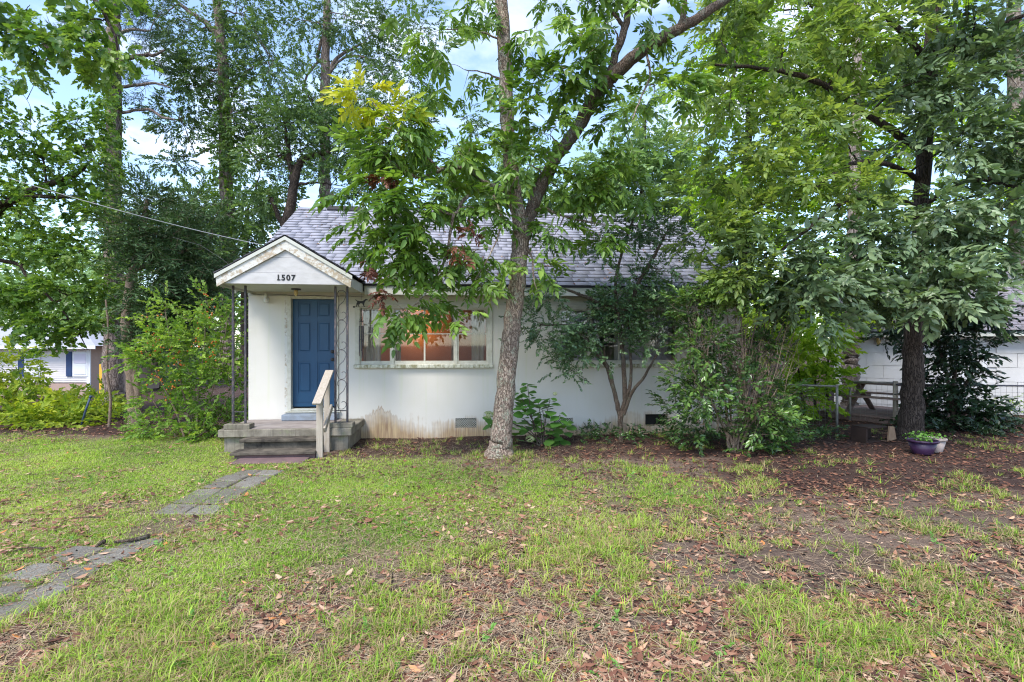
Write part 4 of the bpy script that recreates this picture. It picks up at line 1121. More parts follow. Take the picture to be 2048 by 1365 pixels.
# ---- the leaning tree before the house
def front_tree():
    C = 8.37
    tr = thing('front_yard_tree', 'slender lichen-spotted tree forking in front of the lit window', 'tree', on_ground(1000, 916))
    base = tr.location.copy()
    w = Wood(); q = lambda x, y, c=C: D_(x, y, c) - base
    w.limb([q(999, 925), q(1000, 905), q(1004, 860), q(1012, 760), q(1023, 660), q(1034, 570), q(1040, 500), q(1043, 450)], [.30, .205, .163, .147, .139, .132, .134, .142], 26, 9, 0.04, rough=.014)
    w.limb([q(1043, 470), q(1034, 415), q(1024, 360), q(1017, 290), q(1013, 200), q(1010, 110), q(1004, 20), q(996, -80), q(985, -200), q(975, -330)], [.12, .115, .112, .11, .115, .11, .10, .09, .075, .05], 20, 7, 0.08, rough=.02)
    dl = Wood()
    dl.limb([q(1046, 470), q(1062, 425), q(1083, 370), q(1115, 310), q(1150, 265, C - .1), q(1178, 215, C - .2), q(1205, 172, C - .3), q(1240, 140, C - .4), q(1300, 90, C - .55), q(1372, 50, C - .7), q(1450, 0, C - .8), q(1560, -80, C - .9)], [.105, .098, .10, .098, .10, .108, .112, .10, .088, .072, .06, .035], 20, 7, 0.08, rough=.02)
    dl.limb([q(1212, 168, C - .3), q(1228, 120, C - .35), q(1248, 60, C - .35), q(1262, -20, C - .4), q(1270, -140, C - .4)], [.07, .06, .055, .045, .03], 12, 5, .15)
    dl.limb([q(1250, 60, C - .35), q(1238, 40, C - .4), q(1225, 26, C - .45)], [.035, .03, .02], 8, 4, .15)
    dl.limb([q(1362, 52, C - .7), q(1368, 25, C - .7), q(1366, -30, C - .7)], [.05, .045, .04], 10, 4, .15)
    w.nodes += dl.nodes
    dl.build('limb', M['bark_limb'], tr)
    # left bough that carries the hanging mass
    w.limb([q(1022, 388), q(1000, 376), q(975, 368, C - .1), q(945, 345, C - .2), q(905, 335, C - .3), q(870, 345, C - .4), q(835, 355, C - .5), q(790, 330, C - .6), q(755, 295, C - .7)], [.05, .045, .04, .033, .03, .026, .022, .016, .01], 10, 5, .2)
    w.limb([q(975, 368, C - .1), q(945, 385, C - .2), q(925, 405, C - .25), q(905, 430, C - .3), q(860, 415, C - .5), q(815, 420, C - .6)], [.035, .03, .027, .022, .016, .01], 8, 5, .2)
    w.limb([q(908, 425, C - .3), q(900, 470, C - .35), q(893, 510, C - .4), q(870, 560, C - .5), q(840, 600, C - .6), q(810, 625, C - .7)], [.024, .022, .02, .017, .013, .008], 8, 5, .2)
    w.limb([q(978, 370, C - .1), q(995, 410, C - .2), q(1003, 445, C - .3), q(985, 500, C - .4), q(950, 560, C - .5)], [.022, .018, .015, .011, .007], 7, 5, .2)
    w.limb([q(880, 340, C - .35), q(850, 310, C - .4), q(812, 280, C - .5), q(770, 235, C - .6), q(742, 200, C - .6)], [.02, .017, .014, .010, .006], 7, 5, .2)
    # right-hand twigs below the fork
    w.limb([q(1062, 425), q(1085, 418), q(1120, 430, C + .1), q(1165, 442, C + .2), q(1210, 450, C + .3)], [.03, .025, .02, .014, .008], 8, 5, .2)
    w.limb([q(1050, 480), q(1064, 520, C - .1), q(1068, 560, C - .2), q(1080, 600, C - .3)], [.018, .015, .012, .007], 6, 5, .2)
    w.limb([q(1290, 95, C - .5), q(1300, 150, C - .6), q(1280, 200, C - .7), q(1265, 240, C - .8)], [.02, .017, .013, .008], 6, 5, .2)
    B = lambda x, y, c, rx, ry, rd, n, sh=0: (lambda b: (b[0] - np.array(base), b[1], b[2], b[3]))(blob_px(x, y, c, rx, ry, rd, n, sh))
    blobs = [
        B(760, 290, C - .7, 62, 75, .5, 110, .18), B(810, 340, C - .6, 75, 60, .5, 110, .08), B(735, 370, C - .7, 55, 55, .45, 80, .05), B(870, 300, C - .4, 70, 45, .45, 75, .05),
        B(780, 430, C - .6, 85, 50, .5, 120, -.05), B(860, 400, C - .5, 80, 50, .5, 70, 0), B(930, 310, C - .2, 55, 45, .4, 55, .02), B(955, 420, C - .2, 45, 45, .4, 45, 0),
        B(790, 500, C - .6, 70, 38, .45, 75, 0), B(880, 490, C - .4, 70, 40, .45, 65, -.05), B(960, 500, C - .3, 55, 45, .4, 55, -.05), B(880, 545, C - .4, 80, 28, .4, 65, -.05),
        B(960, 560, C - .4, 45, 25, .4, 40, -.08), B(790, 608, C - .75, 38, 30, .3, 42, .1), B(865, 597, C - .6, 30, 16, .25, 16, -.1), B(925, 635, C - .6, 22, 16, .2, 10, -.05),
        B(720, 460, C - .65, 35, 45, .3, 35, .05), B(840, 225, C - .2, 45, 30, .4, 26, .05),
        # around and right of the stems
        B(1030, 250, C - .5, 42, 60, .4, 34, -.1), B(1090, 190, C - .3, 65, 55, .5, 60, -.1), B(1100, 270, C - .3, 70, 40, .5, 60, 0), B(1060, 330, C - .4, 55, 35, .4, 44, -.05),
        B(1150, 130, C - .5, 70, 45, .5, 55, -.08), B(1230, 60, C - .7, 75, 45, .5, 60, -.1), B(1300, 40, C - .7, 70, 40, .5, 50, -.05), B(1120, 380, C + .2, 70, 45, .5, 65, .05),
        B(1200, 330, C + .2, 70, 55, .5, 65, .05), B(1260, 260, C, 65, 60, .5, 55, .05), B(1310, 190, C - .3, 60, 50, .5, 50, 0), B(1180, 410, C + .4, 75, 40, .5, 60, .08), B(1110, 470, C + .2, 55, 40, .4, 55, -.05),
        B(1270, 370, C + .4, 60, 45, .5, 45, .08), B(1080, 540, C - .2, 45, 26, .3, 26, -.05), B(1180, 480, C + .3, 50, 35, .4, 34, 0),
        # upper crown, at and beyond the top of the picture
        B(880, 60, C - .3, 70, 50, .6, 45, .05), B(930, 140, C - .1, 60, 45, .5, 36, .05), B(860, 140, C, 45, 35, .5, 20, .05), B(1060, 60, C - .3, 60, 50, .5, 34, 0), B(960, -20, C, 110, 60, .8, 60), B(1150, -40, C, 130, 70, .9, 70), B(1320, -60, C - .3, 130, 70, .9, 70), B(1000, -160, C, 200, 90, 1.4, 110), B(1250, -180, C, 200, 90, 1.3, 110), B(820, -60, C, 80, 60, .8, 40),
    ]
    grow(tr, w, blobs, SPR_PIN, .30, M['leaf_front'], M['bark_plated'], droop=.3, outward=.6, up=.12, limb_r=.018, twigs=.3, droll=.35, singles=300, single_name='compound_leaf', dens=.36)
    for nm, mt, bl in (('yellow_leaves', 'leaf_yellow', [B(738, 192, C - .65, 26, 18, .15, 12, .2), B(785, 240, C - .65, 30, 18, .2, 10, -.2)]),
                       ('dead_leaves', 'leaf_dead', [B(783, 352, C - .95, 20, 14, .12, 9), B(940, 468, C - .75, 14, 24, .15, 6, .1), B(925, 502, C - .75, 30, 10, .15, 7, .1), B(750, 522, C - .95, 10, 8, .06, 6, -.2), B(768, 600, C - 1.1, 8, 16, .06, 8, -.1)])):
        grow(tr, w, bl, SPR_PIN, .30 if 'yellow' in nm else .17, M[mt], M['bark_plated'], droop=.5 if 'dead' in nm else .05, outward=.5, crown_name=nm, trunk_name=None, connect=False)
front_tree()

def tree(name, label, base, trunk, limbs, blobs, tpls, size, leaf, bark, group=None, n=14, cat='tree', extra=(), **kw):
    base = Vector(base)
    tr = thing(name, label, cat, base, group=group)
    w = Wood()
    w.limb([Vector(p) - base for p, r in trunk], [r for p, r in trunk], n, 6, .08, rough=.03)
    for lb in limbs: w.limb([Vector(p) - base for p, r in lb], [r for p, r in lb], max(6, n // 2), 5, .2)
    loc = lambda bs: [(b[0] - np.array(base), b[1], b[2], b[3]) for b in bs]
    for (eb, et, es, el, ek) in extra: grow(tr, w, loc(eb), et, es, M[el], M[bark], trunk_name=None, **ek)
    grow(tr, w, loc(blobs), tpls, size, M[leaf], M[bark], **kw)
    return tr

def px_path(rows, default_c): return [(D_(r[0], r[1], r[3] if len(r) > 3 else default_c), r[2]) for r in rows]

# ---- the big tree on the right
C = 10.0
limbsR = [px_path(r, C) for r in (
    [(1835, 420, .06), (1790, 400, .05, 9.6), (1700, 400, .045, 9.2), (1620, 455, .035, 8.8), (1540, 520, .02, 8.5)],
    [(1848, 300, .07), (1800, 270, .07, 9.8), (1720, 220, .06, 9.5), (1640, 165, .05, 9.3), (1540, 140, .035, 9.0), (1430, 130, .02, 8.8)],
    [(1858, 150, .07), (1830, 90, .06, 9.8), (1770, 30, .05, 9.6), (1700, -30, .04, 9.5)],
    [(1835, 360, .05), (1780, 330, .045, 9.5), (1700, 330, .035, 9.0), (1600, 400, .02, 8.6)],
    [(1862, 130, .06), (1910, 95, .05, 9.7), (1980, 60, .04, 9.4), (2070, 20, .03, 9.0)],
    [(1840, 420, .05), (1890, 380, .045, 9.6), (1960, 360, .035, 9.2), (2050, 380, .02, 8.8)],
    [(1838, 500, .04), (1880, 470, .035, 9.4), (1950, 480, .02, 8.8)],
    [(1838, 540, .035), (1810, 520, .03, 9.4), (1740, 520, .02, 8.8), (1680, 560, .012, 8.3)])]
b = blob_px
blobsR = [b(1560, 520, 8.5, 80, 60, 0.7, 130, 0.0), b(1640, 560, 8.4, 80, 45, 0.7, 130, 0.05), b(1700, 500, 8.6, 80, 60, 0.7, 130, 0.0), b(1600, 600, 8.2, 55, 30, 0.4, 40, 0.0), b(1650, 635, 8.3, 40, 20, 0.4, 24, 0.0), b(1790, 180, 9.3, 80, 70, 0.9, 100, 0.0), b(1880, 540, 8.7, 90, 45, 0.6, 130, 0.05), b(1900, 600, 8.2, 80, 32, 0.5, 100, 0.12), b(1800, 580, 8.6, 60, 35, 0.5, 80, 0.0), b(1960, 585, 8.4, 45, 22, 0.4, 22, 0.08), b(1960, 500, 8.9, 90, 45, 0.7, 90, 0.0), b(1800, 460, 8.9, 80, 60, 0.7, 110, 0.05), b(1900, 400, 8.9, 90, 60, 0.8, 130, 0.0), b(2000, 420, 8.8, 90, 60, 0.8, 120, 0.0), b(1900, 290, 9.1, 90, 70, 0.8, 120, 0.05), b(2010, 290, 9.0, 90, 70, 0.8, 120, 0.0), b(1900, 160, 9.2, 90, 70, 0.9, 110, 0.05), b(2010, 150, 9.0, 90, 70, 0.9, 120, 0.0), b(1930, 30, 9.2, 110, 60, 0.9, 130, 0.0), b(2060, 40, 9.0, 90, 70, 0.9, 90, 0.0), b(2120, 300, 9, 90, 120, 0.9, 110, 0.0), b(1950, -90, 9.3, 200, 80, 1.3, 110, 0.0), b(1850, -220, 10, 300, 100, 1.8, 130, 0.0)]
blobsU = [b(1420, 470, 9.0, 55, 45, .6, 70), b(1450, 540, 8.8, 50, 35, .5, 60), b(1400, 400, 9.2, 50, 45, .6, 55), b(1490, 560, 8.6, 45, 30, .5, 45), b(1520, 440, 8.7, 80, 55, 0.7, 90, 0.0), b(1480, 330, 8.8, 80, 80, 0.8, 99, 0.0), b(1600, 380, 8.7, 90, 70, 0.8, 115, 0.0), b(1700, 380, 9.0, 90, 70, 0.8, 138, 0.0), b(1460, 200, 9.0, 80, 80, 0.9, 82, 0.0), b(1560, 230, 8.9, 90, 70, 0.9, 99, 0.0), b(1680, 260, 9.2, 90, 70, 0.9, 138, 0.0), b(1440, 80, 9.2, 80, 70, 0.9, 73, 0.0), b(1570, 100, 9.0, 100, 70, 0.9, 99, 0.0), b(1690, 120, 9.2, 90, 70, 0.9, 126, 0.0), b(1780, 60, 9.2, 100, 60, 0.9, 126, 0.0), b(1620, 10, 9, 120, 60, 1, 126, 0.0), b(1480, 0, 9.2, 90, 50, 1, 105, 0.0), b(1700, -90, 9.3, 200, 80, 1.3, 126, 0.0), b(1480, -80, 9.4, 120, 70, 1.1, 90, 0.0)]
tree('broadleaf_tree', 'large dark-trunked tree with drooping blue-green leaves beside the purple pot', on_ground(1820, 885), px_path([(1820, 890, .28), (1822, 860, .215), (1824, 800, .18), (1828, 700, .165), (1832, 600, .148), (1838, 480, .135), (1846, 350, .125), (1853, 230, .125), (1862, 100, .11), (1870, 0, .095), (1880, -150, .07), (1885, -300, .04)], C), limbsR, blobsR,
     SPR_OVAL, .37, 'leaf_right', 'bark_dark', n=22, extra=[(blobsU, SPR_OVAL, .31, 'leaf_sun_tint', dict(droop=.2, outward=.6, limb_r=.02, twigs=.33, crown_name='sun_tinted_crown', svar=.4))], svar=.45, droop=.32, outward=.55, up=.1, limb_r=.022, lean=(-.1, -.25, 0), singles=300, single_name='leaf_spray', twigs=.3, dens=.95)

# ---- trees behind, right: backlit glow put into the leaf colour
tree('bright_tree', 'yellow-green tree with backlit glow in its leaf colour behind the dark boughs over the cottage roof end', at_depth(1480, 790, 17.5), px_path([(1480, 790, .2), (1485, 600, .17), (1490, 400, .14), (1500, 200, .11), (1510, 0, .08), (1520, -200, .04)], 17.5), [],
     [b(1440, 330, 17, 85, 75, 1.6, 170), b(1560, 300, 17, 90, 80, 1.6, 180), b(1650, 420, 17, 90, 80, 1.6, 170), b(1530, 430, 17, 80, 60, 1.6, 140), b(1430, 180, 17, 90, 80, 1.6, 170), b(1560, 150, 17, 90, 80, 1.6, 180), b(1680, 280, 17, 90, 80, 1.6, 170), b(1680, 130, 17, 90, 90, 1.6, 160), b(1450, 50, 17, 100, 70, 1.6, 160), b(1600, 20, 17, 110, 70, 1.6, 170), b(1560, 560, 16.5, 70, 60, 1.3, 110, .1), b(1640, 560, 16.5, 60, 55, 1.3, 90, .12), b(1500, -120, 17, 160, 80, 2, 140), b(1430, 440, 17, 55, 50, 1.2, 80, .1)],
     SPR_FAR, .62, 'leaf_bright', 'bark_dark', group='trees behind the cottage', limb_r=.05, twigs=.15)
tree('pale_trunk_tree', 'pale straight trunk rising between the picnic table and the garage', on_ground(1700, 824), px_path([(1700, 830, .26), (1700, 810, .22), (1701, 760, .22), (1700, 720, .215), (1702, 700, .20), (1702, 640, .175), (1705, 560, .17), (1708, 400, .15), (1712, 200, .12), (1715, -50, .08)], 14.3), [],
     [b(1760, 330, 15, 80, 70, 1.3, 120), b(1830, 220, 15, 90, 80, 1.3, 120), b(1750, 130, 15, 90, 80, 1.3, 120), b(1850, 60, 15, 90, 70, 1.3, 120), b(1720, 500, 15, 70, 50, 1.2, 90, .1), b(1700, -60, 15, 150, 80, 1.5, 100)],
     SPR_FAR, .5, 'leaf_bright', 'bark_pale', limb_r=.04, n=16)
tree('edge_tree', 'rough trunk half cut off by the picture edge beyond the garage roof', at_depth(2045, 840, 16), px_path([(2045, 840, .26), (2042, 600, .25), (2035, 350, .23), (2030, 200, .2), (2028, 0, .17), (2025, -200, .1)], 16), [],
     [b(1960, 250, 16, 80, 80, 1.4, 110), b(2050, 180, 16, 80, 80, 1.4, 110), b(2000, 70, 16, 100, 70, 1.4, 120), b(1950, 400, 16, 80, 60, 1.3, 90), b(2050, 420, 16, 80, 60, 1.3, 90), b(2130, 300, 16, 90, 120, 1.4, 110), b(2000, -80, 16, 200, 90, 1.8, 120)],
     SPR_FAR, .52, 'leaf_bright', 'bark_pale', limb_r=.05)

# ---- trees behind the cottage, centre and left
def behind(name, label, x, ybase, c, r, path_rows, blobs, leaf='leaf_far', bark='bark_dark', tp=SPR_FAR, size=.36, **kw):
    return tree(name, label, at_depth(x, ybase, c), px_path([(x, ybase, r)] + path_rows, c), kw.pop('limbs', []), blobs, tp, size, leaf, bark, limb_r=kw.pop('limb_r', .06), twigs=.15, dens=kw.pop('dens', 2.3), group='trees behind the cottage', **kw)
behind('haze_tinted_tree', 'pale distant tree above the middle of the cottage ridge', 1290, 740, 34, .3, [(1290, 500, .26), (1285, 350, .2), (1290, 220, .12)],
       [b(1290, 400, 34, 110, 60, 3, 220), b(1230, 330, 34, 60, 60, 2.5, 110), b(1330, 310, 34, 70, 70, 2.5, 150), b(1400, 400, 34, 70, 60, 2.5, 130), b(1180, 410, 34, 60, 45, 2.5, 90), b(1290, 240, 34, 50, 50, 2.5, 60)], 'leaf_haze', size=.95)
behind('haze_tinted_tree', 'pale distant tree low behind the front tree fork', 1040, 740, 36, .3, [(1040, 500, .26), (1035, 380, .16)],
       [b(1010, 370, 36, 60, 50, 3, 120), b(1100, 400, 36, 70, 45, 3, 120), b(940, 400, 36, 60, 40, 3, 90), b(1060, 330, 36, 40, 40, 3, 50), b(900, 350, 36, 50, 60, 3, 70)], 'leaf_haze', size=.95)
behind('ivy_pine', 'tall ivy-clad pine trunk with a pale scar left of the cottage roof', 455, 760, 20, .27, [(455, 600, .26), (455, 480, .245), (453, 390, .24), (452, 330, .23), (450, 250, .22), (448, 160, .2), (440, 60, .17), (430, -60, .14), (425, -220, .08)],
       [b(400, 60, 20, 70, 60, 1.6, 130), b(480, 30, 20, 70, 60, 1.6, 130), b(350, 140, 20, 60, 50, 1.4, 100), b(450, 130, 19.6, 70, 50, 1.4, 120), b(360, 240, 20, 60, 45, 1.4, 100), b(460, 230, 19.5, 55, 60, 1.2, 120), b(400, 180, 20, 60, 50, 1.4, 100), b(450, 300, 19.6, 35, 45, .8, 55), b(350, 320, 20, 50, 22, 1, 45), b(545, 120, 20, 70, 70, 1.6, 140), b(330, 30, 20, 50, 40, 1.4, 45), b(430, -80, 20, 150, 80, 2, 130), b(540, 220, 20, 60, 60, 1.4, 110), b(455, 430, 19.5, 32, 40, .6, 55), b(455, 520, 19.5, 40, 40, .7, 70)],
       bark='bark_pine', limbs=[px_path(r, 20) for r in ([(437, 72, .1), (410, 45, .09), (385, 28, .08), (350, 0, .06)], [(452, 220, .06), (475, 175, .05), (495, 140, .03)], [(448, 290, .05), (415, 300, .04), (385, 315, .03)], [(455, 260, .06), (490, 290, .05), (520, 330, .04)])])
behind('tall_pine', 'tall straight pine with bare upper trunk behind the cottage ridge', 650, 760, 23, .26, [(650, 500, .25), (650, 400, .24), (650, 300, .22), (650, 180, .2), (652, 80, .17), (655, -40, .13), (660, -200, .07)],
       [b(600, 40, 23, 70, 60, 1.8, 120), b(690, 30, 23, 80, 60, 1.8, 130), b(760, 60, 23, 70, 60, 1.8, 110), b(800, 130, 23, 60, 50, 1.6, 80), b(740, 130, 23, 70, 45, 1.6, 80), b(640, 250, 22.5, 60, 45, 1.3, 90), b(720, 200, 22.5, 50, 35, 1.4, 60), b(620, 130, 23, 40, 30, 1.3, 40), b(690, -80, 23, 180, 80, 2.2, 120), b(650, 320, 22.5, 35, 50, 1, 60), b(840, 60, 23, 60, 60, 1.6, 70)],
       bark='bark_pine', limbs=[px_path(r, 23) for r in ([(652, 160, .1), (670, 120, .08), (700, 100, .06), (730, 85, .03)], [(650, 130, .07), (635, 115, .07), (650, 60, .06), (660, 20, .05)], [(650, 110, .05), (615, 150, .05), (605, 185, .03)], [(655, 150, .06), (690, 115, .05), (735, 118, .04), (775, 160, .03)])])
behind('crooked_tree', 'crooked forked trunk leaning just behind the cottage gable', 566, 740, 18.5, .2, [(568, 600, .2), (572, 470, .19), (578, 425, .17), (590, 360, .15), (600, 325, .13), (625, 312, .10), (660, 305, .06)],
       [b(570, 250, 18.5, 60, 60, 1.3, 150), b(640, 200, 18.5, 70, 50, 1.3, 130), b(600, 300, 18.5, 50, 40, 1.1, 70), b(680, 300, 18.5, 60, 50, 1.2, 100), b(720, 240, 18.5, 60, 60, 1.2, 110), b(520, 320, 18.5, 50, 50, 1.1, 80), b(660, 370, 18.5, 60, 35, 1, 70), b(730, 350, 18.5, 50, 50, 1.1, 80), b(540, 400, 18.5, 40, 40, 1, 60), b(800, 200, 19, 70, 60, 1.4, 90), b(860, 240, 19, 60, 45, 1.4, 55), b(930, 240, 20, 40, 40, 1.3, 30)],
       limbs=[px_path(r, 18.5) for r in ([(572, 465, .1), (560, 440, .09), (545, 405, .07), (535, 380, .05)], [(588, 372, .12), (580, 330, .1), (575, 290, .07), (570, 250, .04)])], size=.34, dens=2.2)
behind('background_tree', 'leafy tree filling the gap low behind the porch gable', 490, 760, 26, .2, [(490, 560, .18), (495, 420, .1)],
       [b(500, 430, 26, 60, 50, 2, 110), b(400, 420, 26, 70, 60, 2, 130), b(330, 470, 26, 60, 60, 2, 110), b(440, 530, 26, 70, 70, 2, 130), b(520, 350, 26, 50, 60, 2, 70)], size=.7)

# ---- left: ivy-clad pine, cedar, maple boughs
tree('pine_tree', 'tall pale pine trunk wrapped in ivy at the lawn edge, left of the cedar', on_ground(226, 798), px_path([(226, 800, .36), (226, 780, .31), (226, 700, .285), (227, 600, .275), (227, 500, .265), (226, 400, .25), (226, 300, .235), (227, 200, .225), (226, 100, .21), (226, 30, .2), (226, -100, .17), (226, -300, .1)], 18.0),
     [px_path(r, 18) for r in ([(227, 140, .09), (250, 120, .08), (285, 112, .07), (310, 110, .05), (330, 100, .03)], [(226, 115, .08), (195, 90, .07), (160, 70, .06), (130, 52, .04)], [(228, 230, .05), (265, 222, .05), (300, 220, .045), (325, 235, .04), (350, 240, .03)], [(227, 175, .06), (280, 170, .05), (315, 168, .04), (340, 175, .02)], [(226, 75, .06), (260, 60, .05), (300, 62, .03)])],
     [b(300, 90, 18, 40, 26, .8, 26), b(320, 30, 18, 50, 35, 1, 34), b(290, 175, 18, 30, 16, .6, 14), b(150, 60, 18, 50, 30, .9, 24), b(260, 160, 18, 30, 18, .6, 12), b(226, -60, 18, 150, 80, 1.8, 90)], SPR_PINE, .55, 'leaf_pine', 'bark_pine', limb_r=.03, n=16)
def ivy_on(parent_label, x, y0, y1, c, hw, n):
    P = []
    for i in range(n):
        y = random.uniform(y0, y1); x_ = x + random.gauss(0, hw) ; P.append(tuple(D_(x_, y, c - .35 + random.uniform(-.15, .35))))
    P = np.array(P); D = rng.normal(0, .6, (n, 3)) + np.array([0, -.5, -.25])
    v, l, s_, m_, t_ = strew(SPR_FAR, P, D, .42 * rng.uniform(.7, 1.3, n), tint_shift=rng.normal(.05, .12, n))
    o = np_mesh('ivy', v, l, s_, [M['leaf_maple'], M['bark_twig']], None, m_, {'tint': t_})
    tag(o, parent_label, 'ivy')
ivy_on('ivy climbing the tall pale pine trunk at the lawn edge', 224, 120, 640, 18, 17, 330)
ivy_on('ivy climbing the scarred pine trunk beside the cottage roof', 452, 200, 560, 20, 20, 330)

bC = on_ground(262, 856)
tree('cedar_tree', 'dark feathery cedar with twin brown stems left of the porch', bC, px_path([(268, 860, .13), (266, 820, .11), (262, 760, .10), (258, 700, .11), (254, 640, .11), (262, 560, .09), (280, 480, .07), (295, 400, .04)], 11.7),
     [px_path(r, 11.7) for r in ([(272, 865, .09), (276, 820, .08), (270, 760, .08), (256, 690, .08)], [(218, 855, .03, 11.6), (222, 800, .03, 11.6), (214, 740, .025, 11.6), (216, 660, .02, 11.6), (212, 600, .02, 11.6)], [(250, 650, .05), (300, 600, .04), (350, 560, .03)], [(245, 560, .05), (310, 520, .04), (380, 500, .03)])],
     [b(318, 560, 11.7, 65, 60, .8, 150), b(380, 560, 11.8, 65, 60, .9, 150), b(340, 480, 11.8, 75, 55, .9, 150, .05), b(300, 470, 11.9, 50, 50, .7, 80, .08), b(420, 500, 12, 50, 60, .8, 110), b(285, 610, 11.6, 32, 40, .5, 55, .05), b(330, 630, 11.8, 70, 50, .8, 130, -.05), b(315, 430, 11.9, 55, 40, .8, 65, .1), b(380, 430, 12, 50, 40, .8, 70, .08), b(282, 680, 11.6, 26, 26, .4, 24), b(430, 590, 12.2, 45, 60, .7, 90, -.05), b(370, 670, 12.2, 60, 45, .7, 90, -.08)],
     SPR_CEDAR, .50, 'leaf_cedar', 'bark_stem', limb_r=.03, n=14, droop=.15)

mb = Vector((-11.0, 9.5, 0))
blobsM = [b(60, 60, 8.5, 70, 50, .7, 60), b(150, 110, 8.0, 60, 40, .6, 55), b(60, 10, 8.3, 90, 35, .8, 55), b(180, 40, 8, 70, 40, .6, 55), b(235, 100, 8, 40, 45, .4, 38), b(10, 110, 8.5, 50, 40, .6, 30), b(110, -60, 8.5, 160, 60, 1, 70), b(205, 130, 8, 30, 22, .3, 16)]
tree('maple_tree', 'near maple boughs with lobed leaves hanging in the top left corner', mb, [(mb + Vector((0, 0, -.1)), .3), (mb + Vector((.1, -.2, 2.2)), .24), (mb + Vector((.4, -.6, 5)), .2), (mb + Vector((.9, -1.2, 8)), .12), (mb + Vector((1.2, -1.6, 10)), .05)],
     [[(mb + Vector((.3, -.5, 4.5)), .1), (D_(-60, 60, 8.8), .06), (D_(40, 60, 8.5), .04), (D_(100, 100, 8.1), .02), (D_(90, 125, 8.0), .01)], [(mb + Vector((.6, -.9, 6)), .09), (D_(-40, -60, 8.6), .06), (D_(150, -30, 8.3), .04), (D_(225, 60, 8), .02), (D_(235, 120, 8), .01)]], blobsM, SPR_MAPLE, .24, 'leaf_maple', 'bark_dark', droop=.45, limb_r=.02, dens=.85)
mb2 = Vector((-14.0, 13.0, -.2))
blobsL = [b(60, 260, 13, 80, 50, 1.2, 150), b(150, 250, 12.8, 70, 40, 1.1, 110), b(40, 180, 13, 60, 40, 1.1, 70), b(110, 330, 13, 90, 45, 1.2, 130), b(20, 320, 13, 60, 60, 1.2, 110), b(30, 420, 13, 60, 50, 1.2, 120), b(200, 330, 12.8, 50, 40, 1, 60), b(130, 400, 13, 80, 40, 1.2, 80), b(60, 500, 12.8, 80, 45, 1.1, 170, .05), b(160, 500, 12.8, 70, 40, 1.1, 120, .08), b(50, 580, 12.6, 80, 45, 1, 170), b(140, 590, 12.6, 60, 45, 1, 120, .05), b(100, 650, 12.4, 65, 35, .8, 100), b(170, 640, 12.6, 45, 35, .8, 70, .1), b(20, 640, 12.6, 45, 35, .8, 60), b(-60, 400, 13, 80, 150, 1.5, 160), b(210, 430, 12.8, 50, 45, .9, 55), b(120, 700, 12.2, 32, 22, .5, 26, .05), b(195, 215, 13, 40, 40, .8, 36), b(210, 570, 12.8, 30, 50, .7, 40, .05)]
tree('maple_tree', 'spreading maple whose boughs hang over the neighbouring house on the left', mb2, [(mb2, .35), (mb2 + Vector((.2, 0, 2.5)), .28), (mb2 + Vector((.4, 0, 5)), .22), (mb2 + Vector((.8, 0, 8)), .12), (mb2 + Vector((1, 0, 10)), .05)],
     [[(mb2 + Vector((.3, 0, 4.2)), .13)] + px_path([(-40, 440, .1), (25, 400, .09), (80, 375, .08), (150, 350, .05), (185, 320, .02)], 13), [(mb2 + Vector((.3, 0, 4.2)), .1)] + px_path([(20, 400, .06), (100, 395, .05), (160, 397, .04), (205, 415, .02)], 12.9), [(mb2 + Vector((.3, 0, 4.0)), .1)] + px_path([(0, 520, .05), (60, 560, .035), (140, 640, .02), (175, 700, .008)], 12.6)],
     blobsL, SPR_MAPLE_FAR, .215, 'leaf_maple', 'bark_dark', limb_r=.03, droop=.25, dens=1.45)

# distant wood that closes the view on the left
farw = []
for (x, y, c, rx, ry, n) in ((60, 690, 52, 150, 40, 260), (230, 690, 50, 90, 50, 200), (60, 640, 55, 120, 60, 260), (200, 640, 52, 80, 80, 220), (150, 560, 55, 120, 60, 220), (300, 560, 48, 80, 90, 220), (20, 540, 55, 100, 70, 200), (240, 720, 50, 60, 50, 130), (-80, 600, 55, 120, 120, 200), (330, 690, 45, 60, 60, 140), (400, 640, 45, 70, 70, 150), (60, 470, 58, 90, 50, 110), (1660, 650, 40, 80, 60, 120), (1500, 620, 40, 120, 70, 160), (1800, 600, 40, 120, 60, 160), (1960, 560, 40, 140, 80, 200), (1380, 520, 42, 90, 60, 120)):
    ce, r_, n_, s_ = blob_px(x, y, c, rx, ry, 5, n)
    g = rng.normal(0, 1, (n, 3)); g /= np.linalg.norm(g, axis=1)[:, None]
    P = ce + g * (rng.random(n) ** .4)[:, None] * r_; D = g + rng.normal(0, .4, (n, 3))
    farw.append(strew(SPR_FAR, P, D, 1.7 * rng.uniform(.7, 1.3, n), tint_shift=rng.normal(0, .15, n)))
v, l, s_, m_, t_ = merge(farw)
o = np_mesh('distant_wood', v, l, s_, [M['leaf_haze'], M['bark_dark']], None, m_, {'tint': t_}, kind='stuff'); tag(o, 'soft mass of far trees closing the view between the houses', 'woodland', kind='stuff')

# ---------------------------------------------------------------- shrubs
def stems(w, base, specs, r0):
    for pts in specs: w.limb(pts, list(np.linspace(r0, r0 * .3, len(pts))), 8, 5, .2)

def shrub(name, label, base, stem_specs, r0, blobs, tpls, size, leaf, bark, cat='shrub', **kw):
    base = Vector(base); root = thing(name, label, cat, base, group=kw.pop('group', None)); w = Wood()
    stems(w, base, [[Vector(p) - base for p in s] for s in stem_specs], r0)
    bl = [(q[0] - np.array(base), q[1], q[2], q[3]) for q in blobs]
    grow(root, w, bl, tpls, size, M[leaf], M[bark], trunk_name='stems', crown_name='foliage', **kw)
    return root

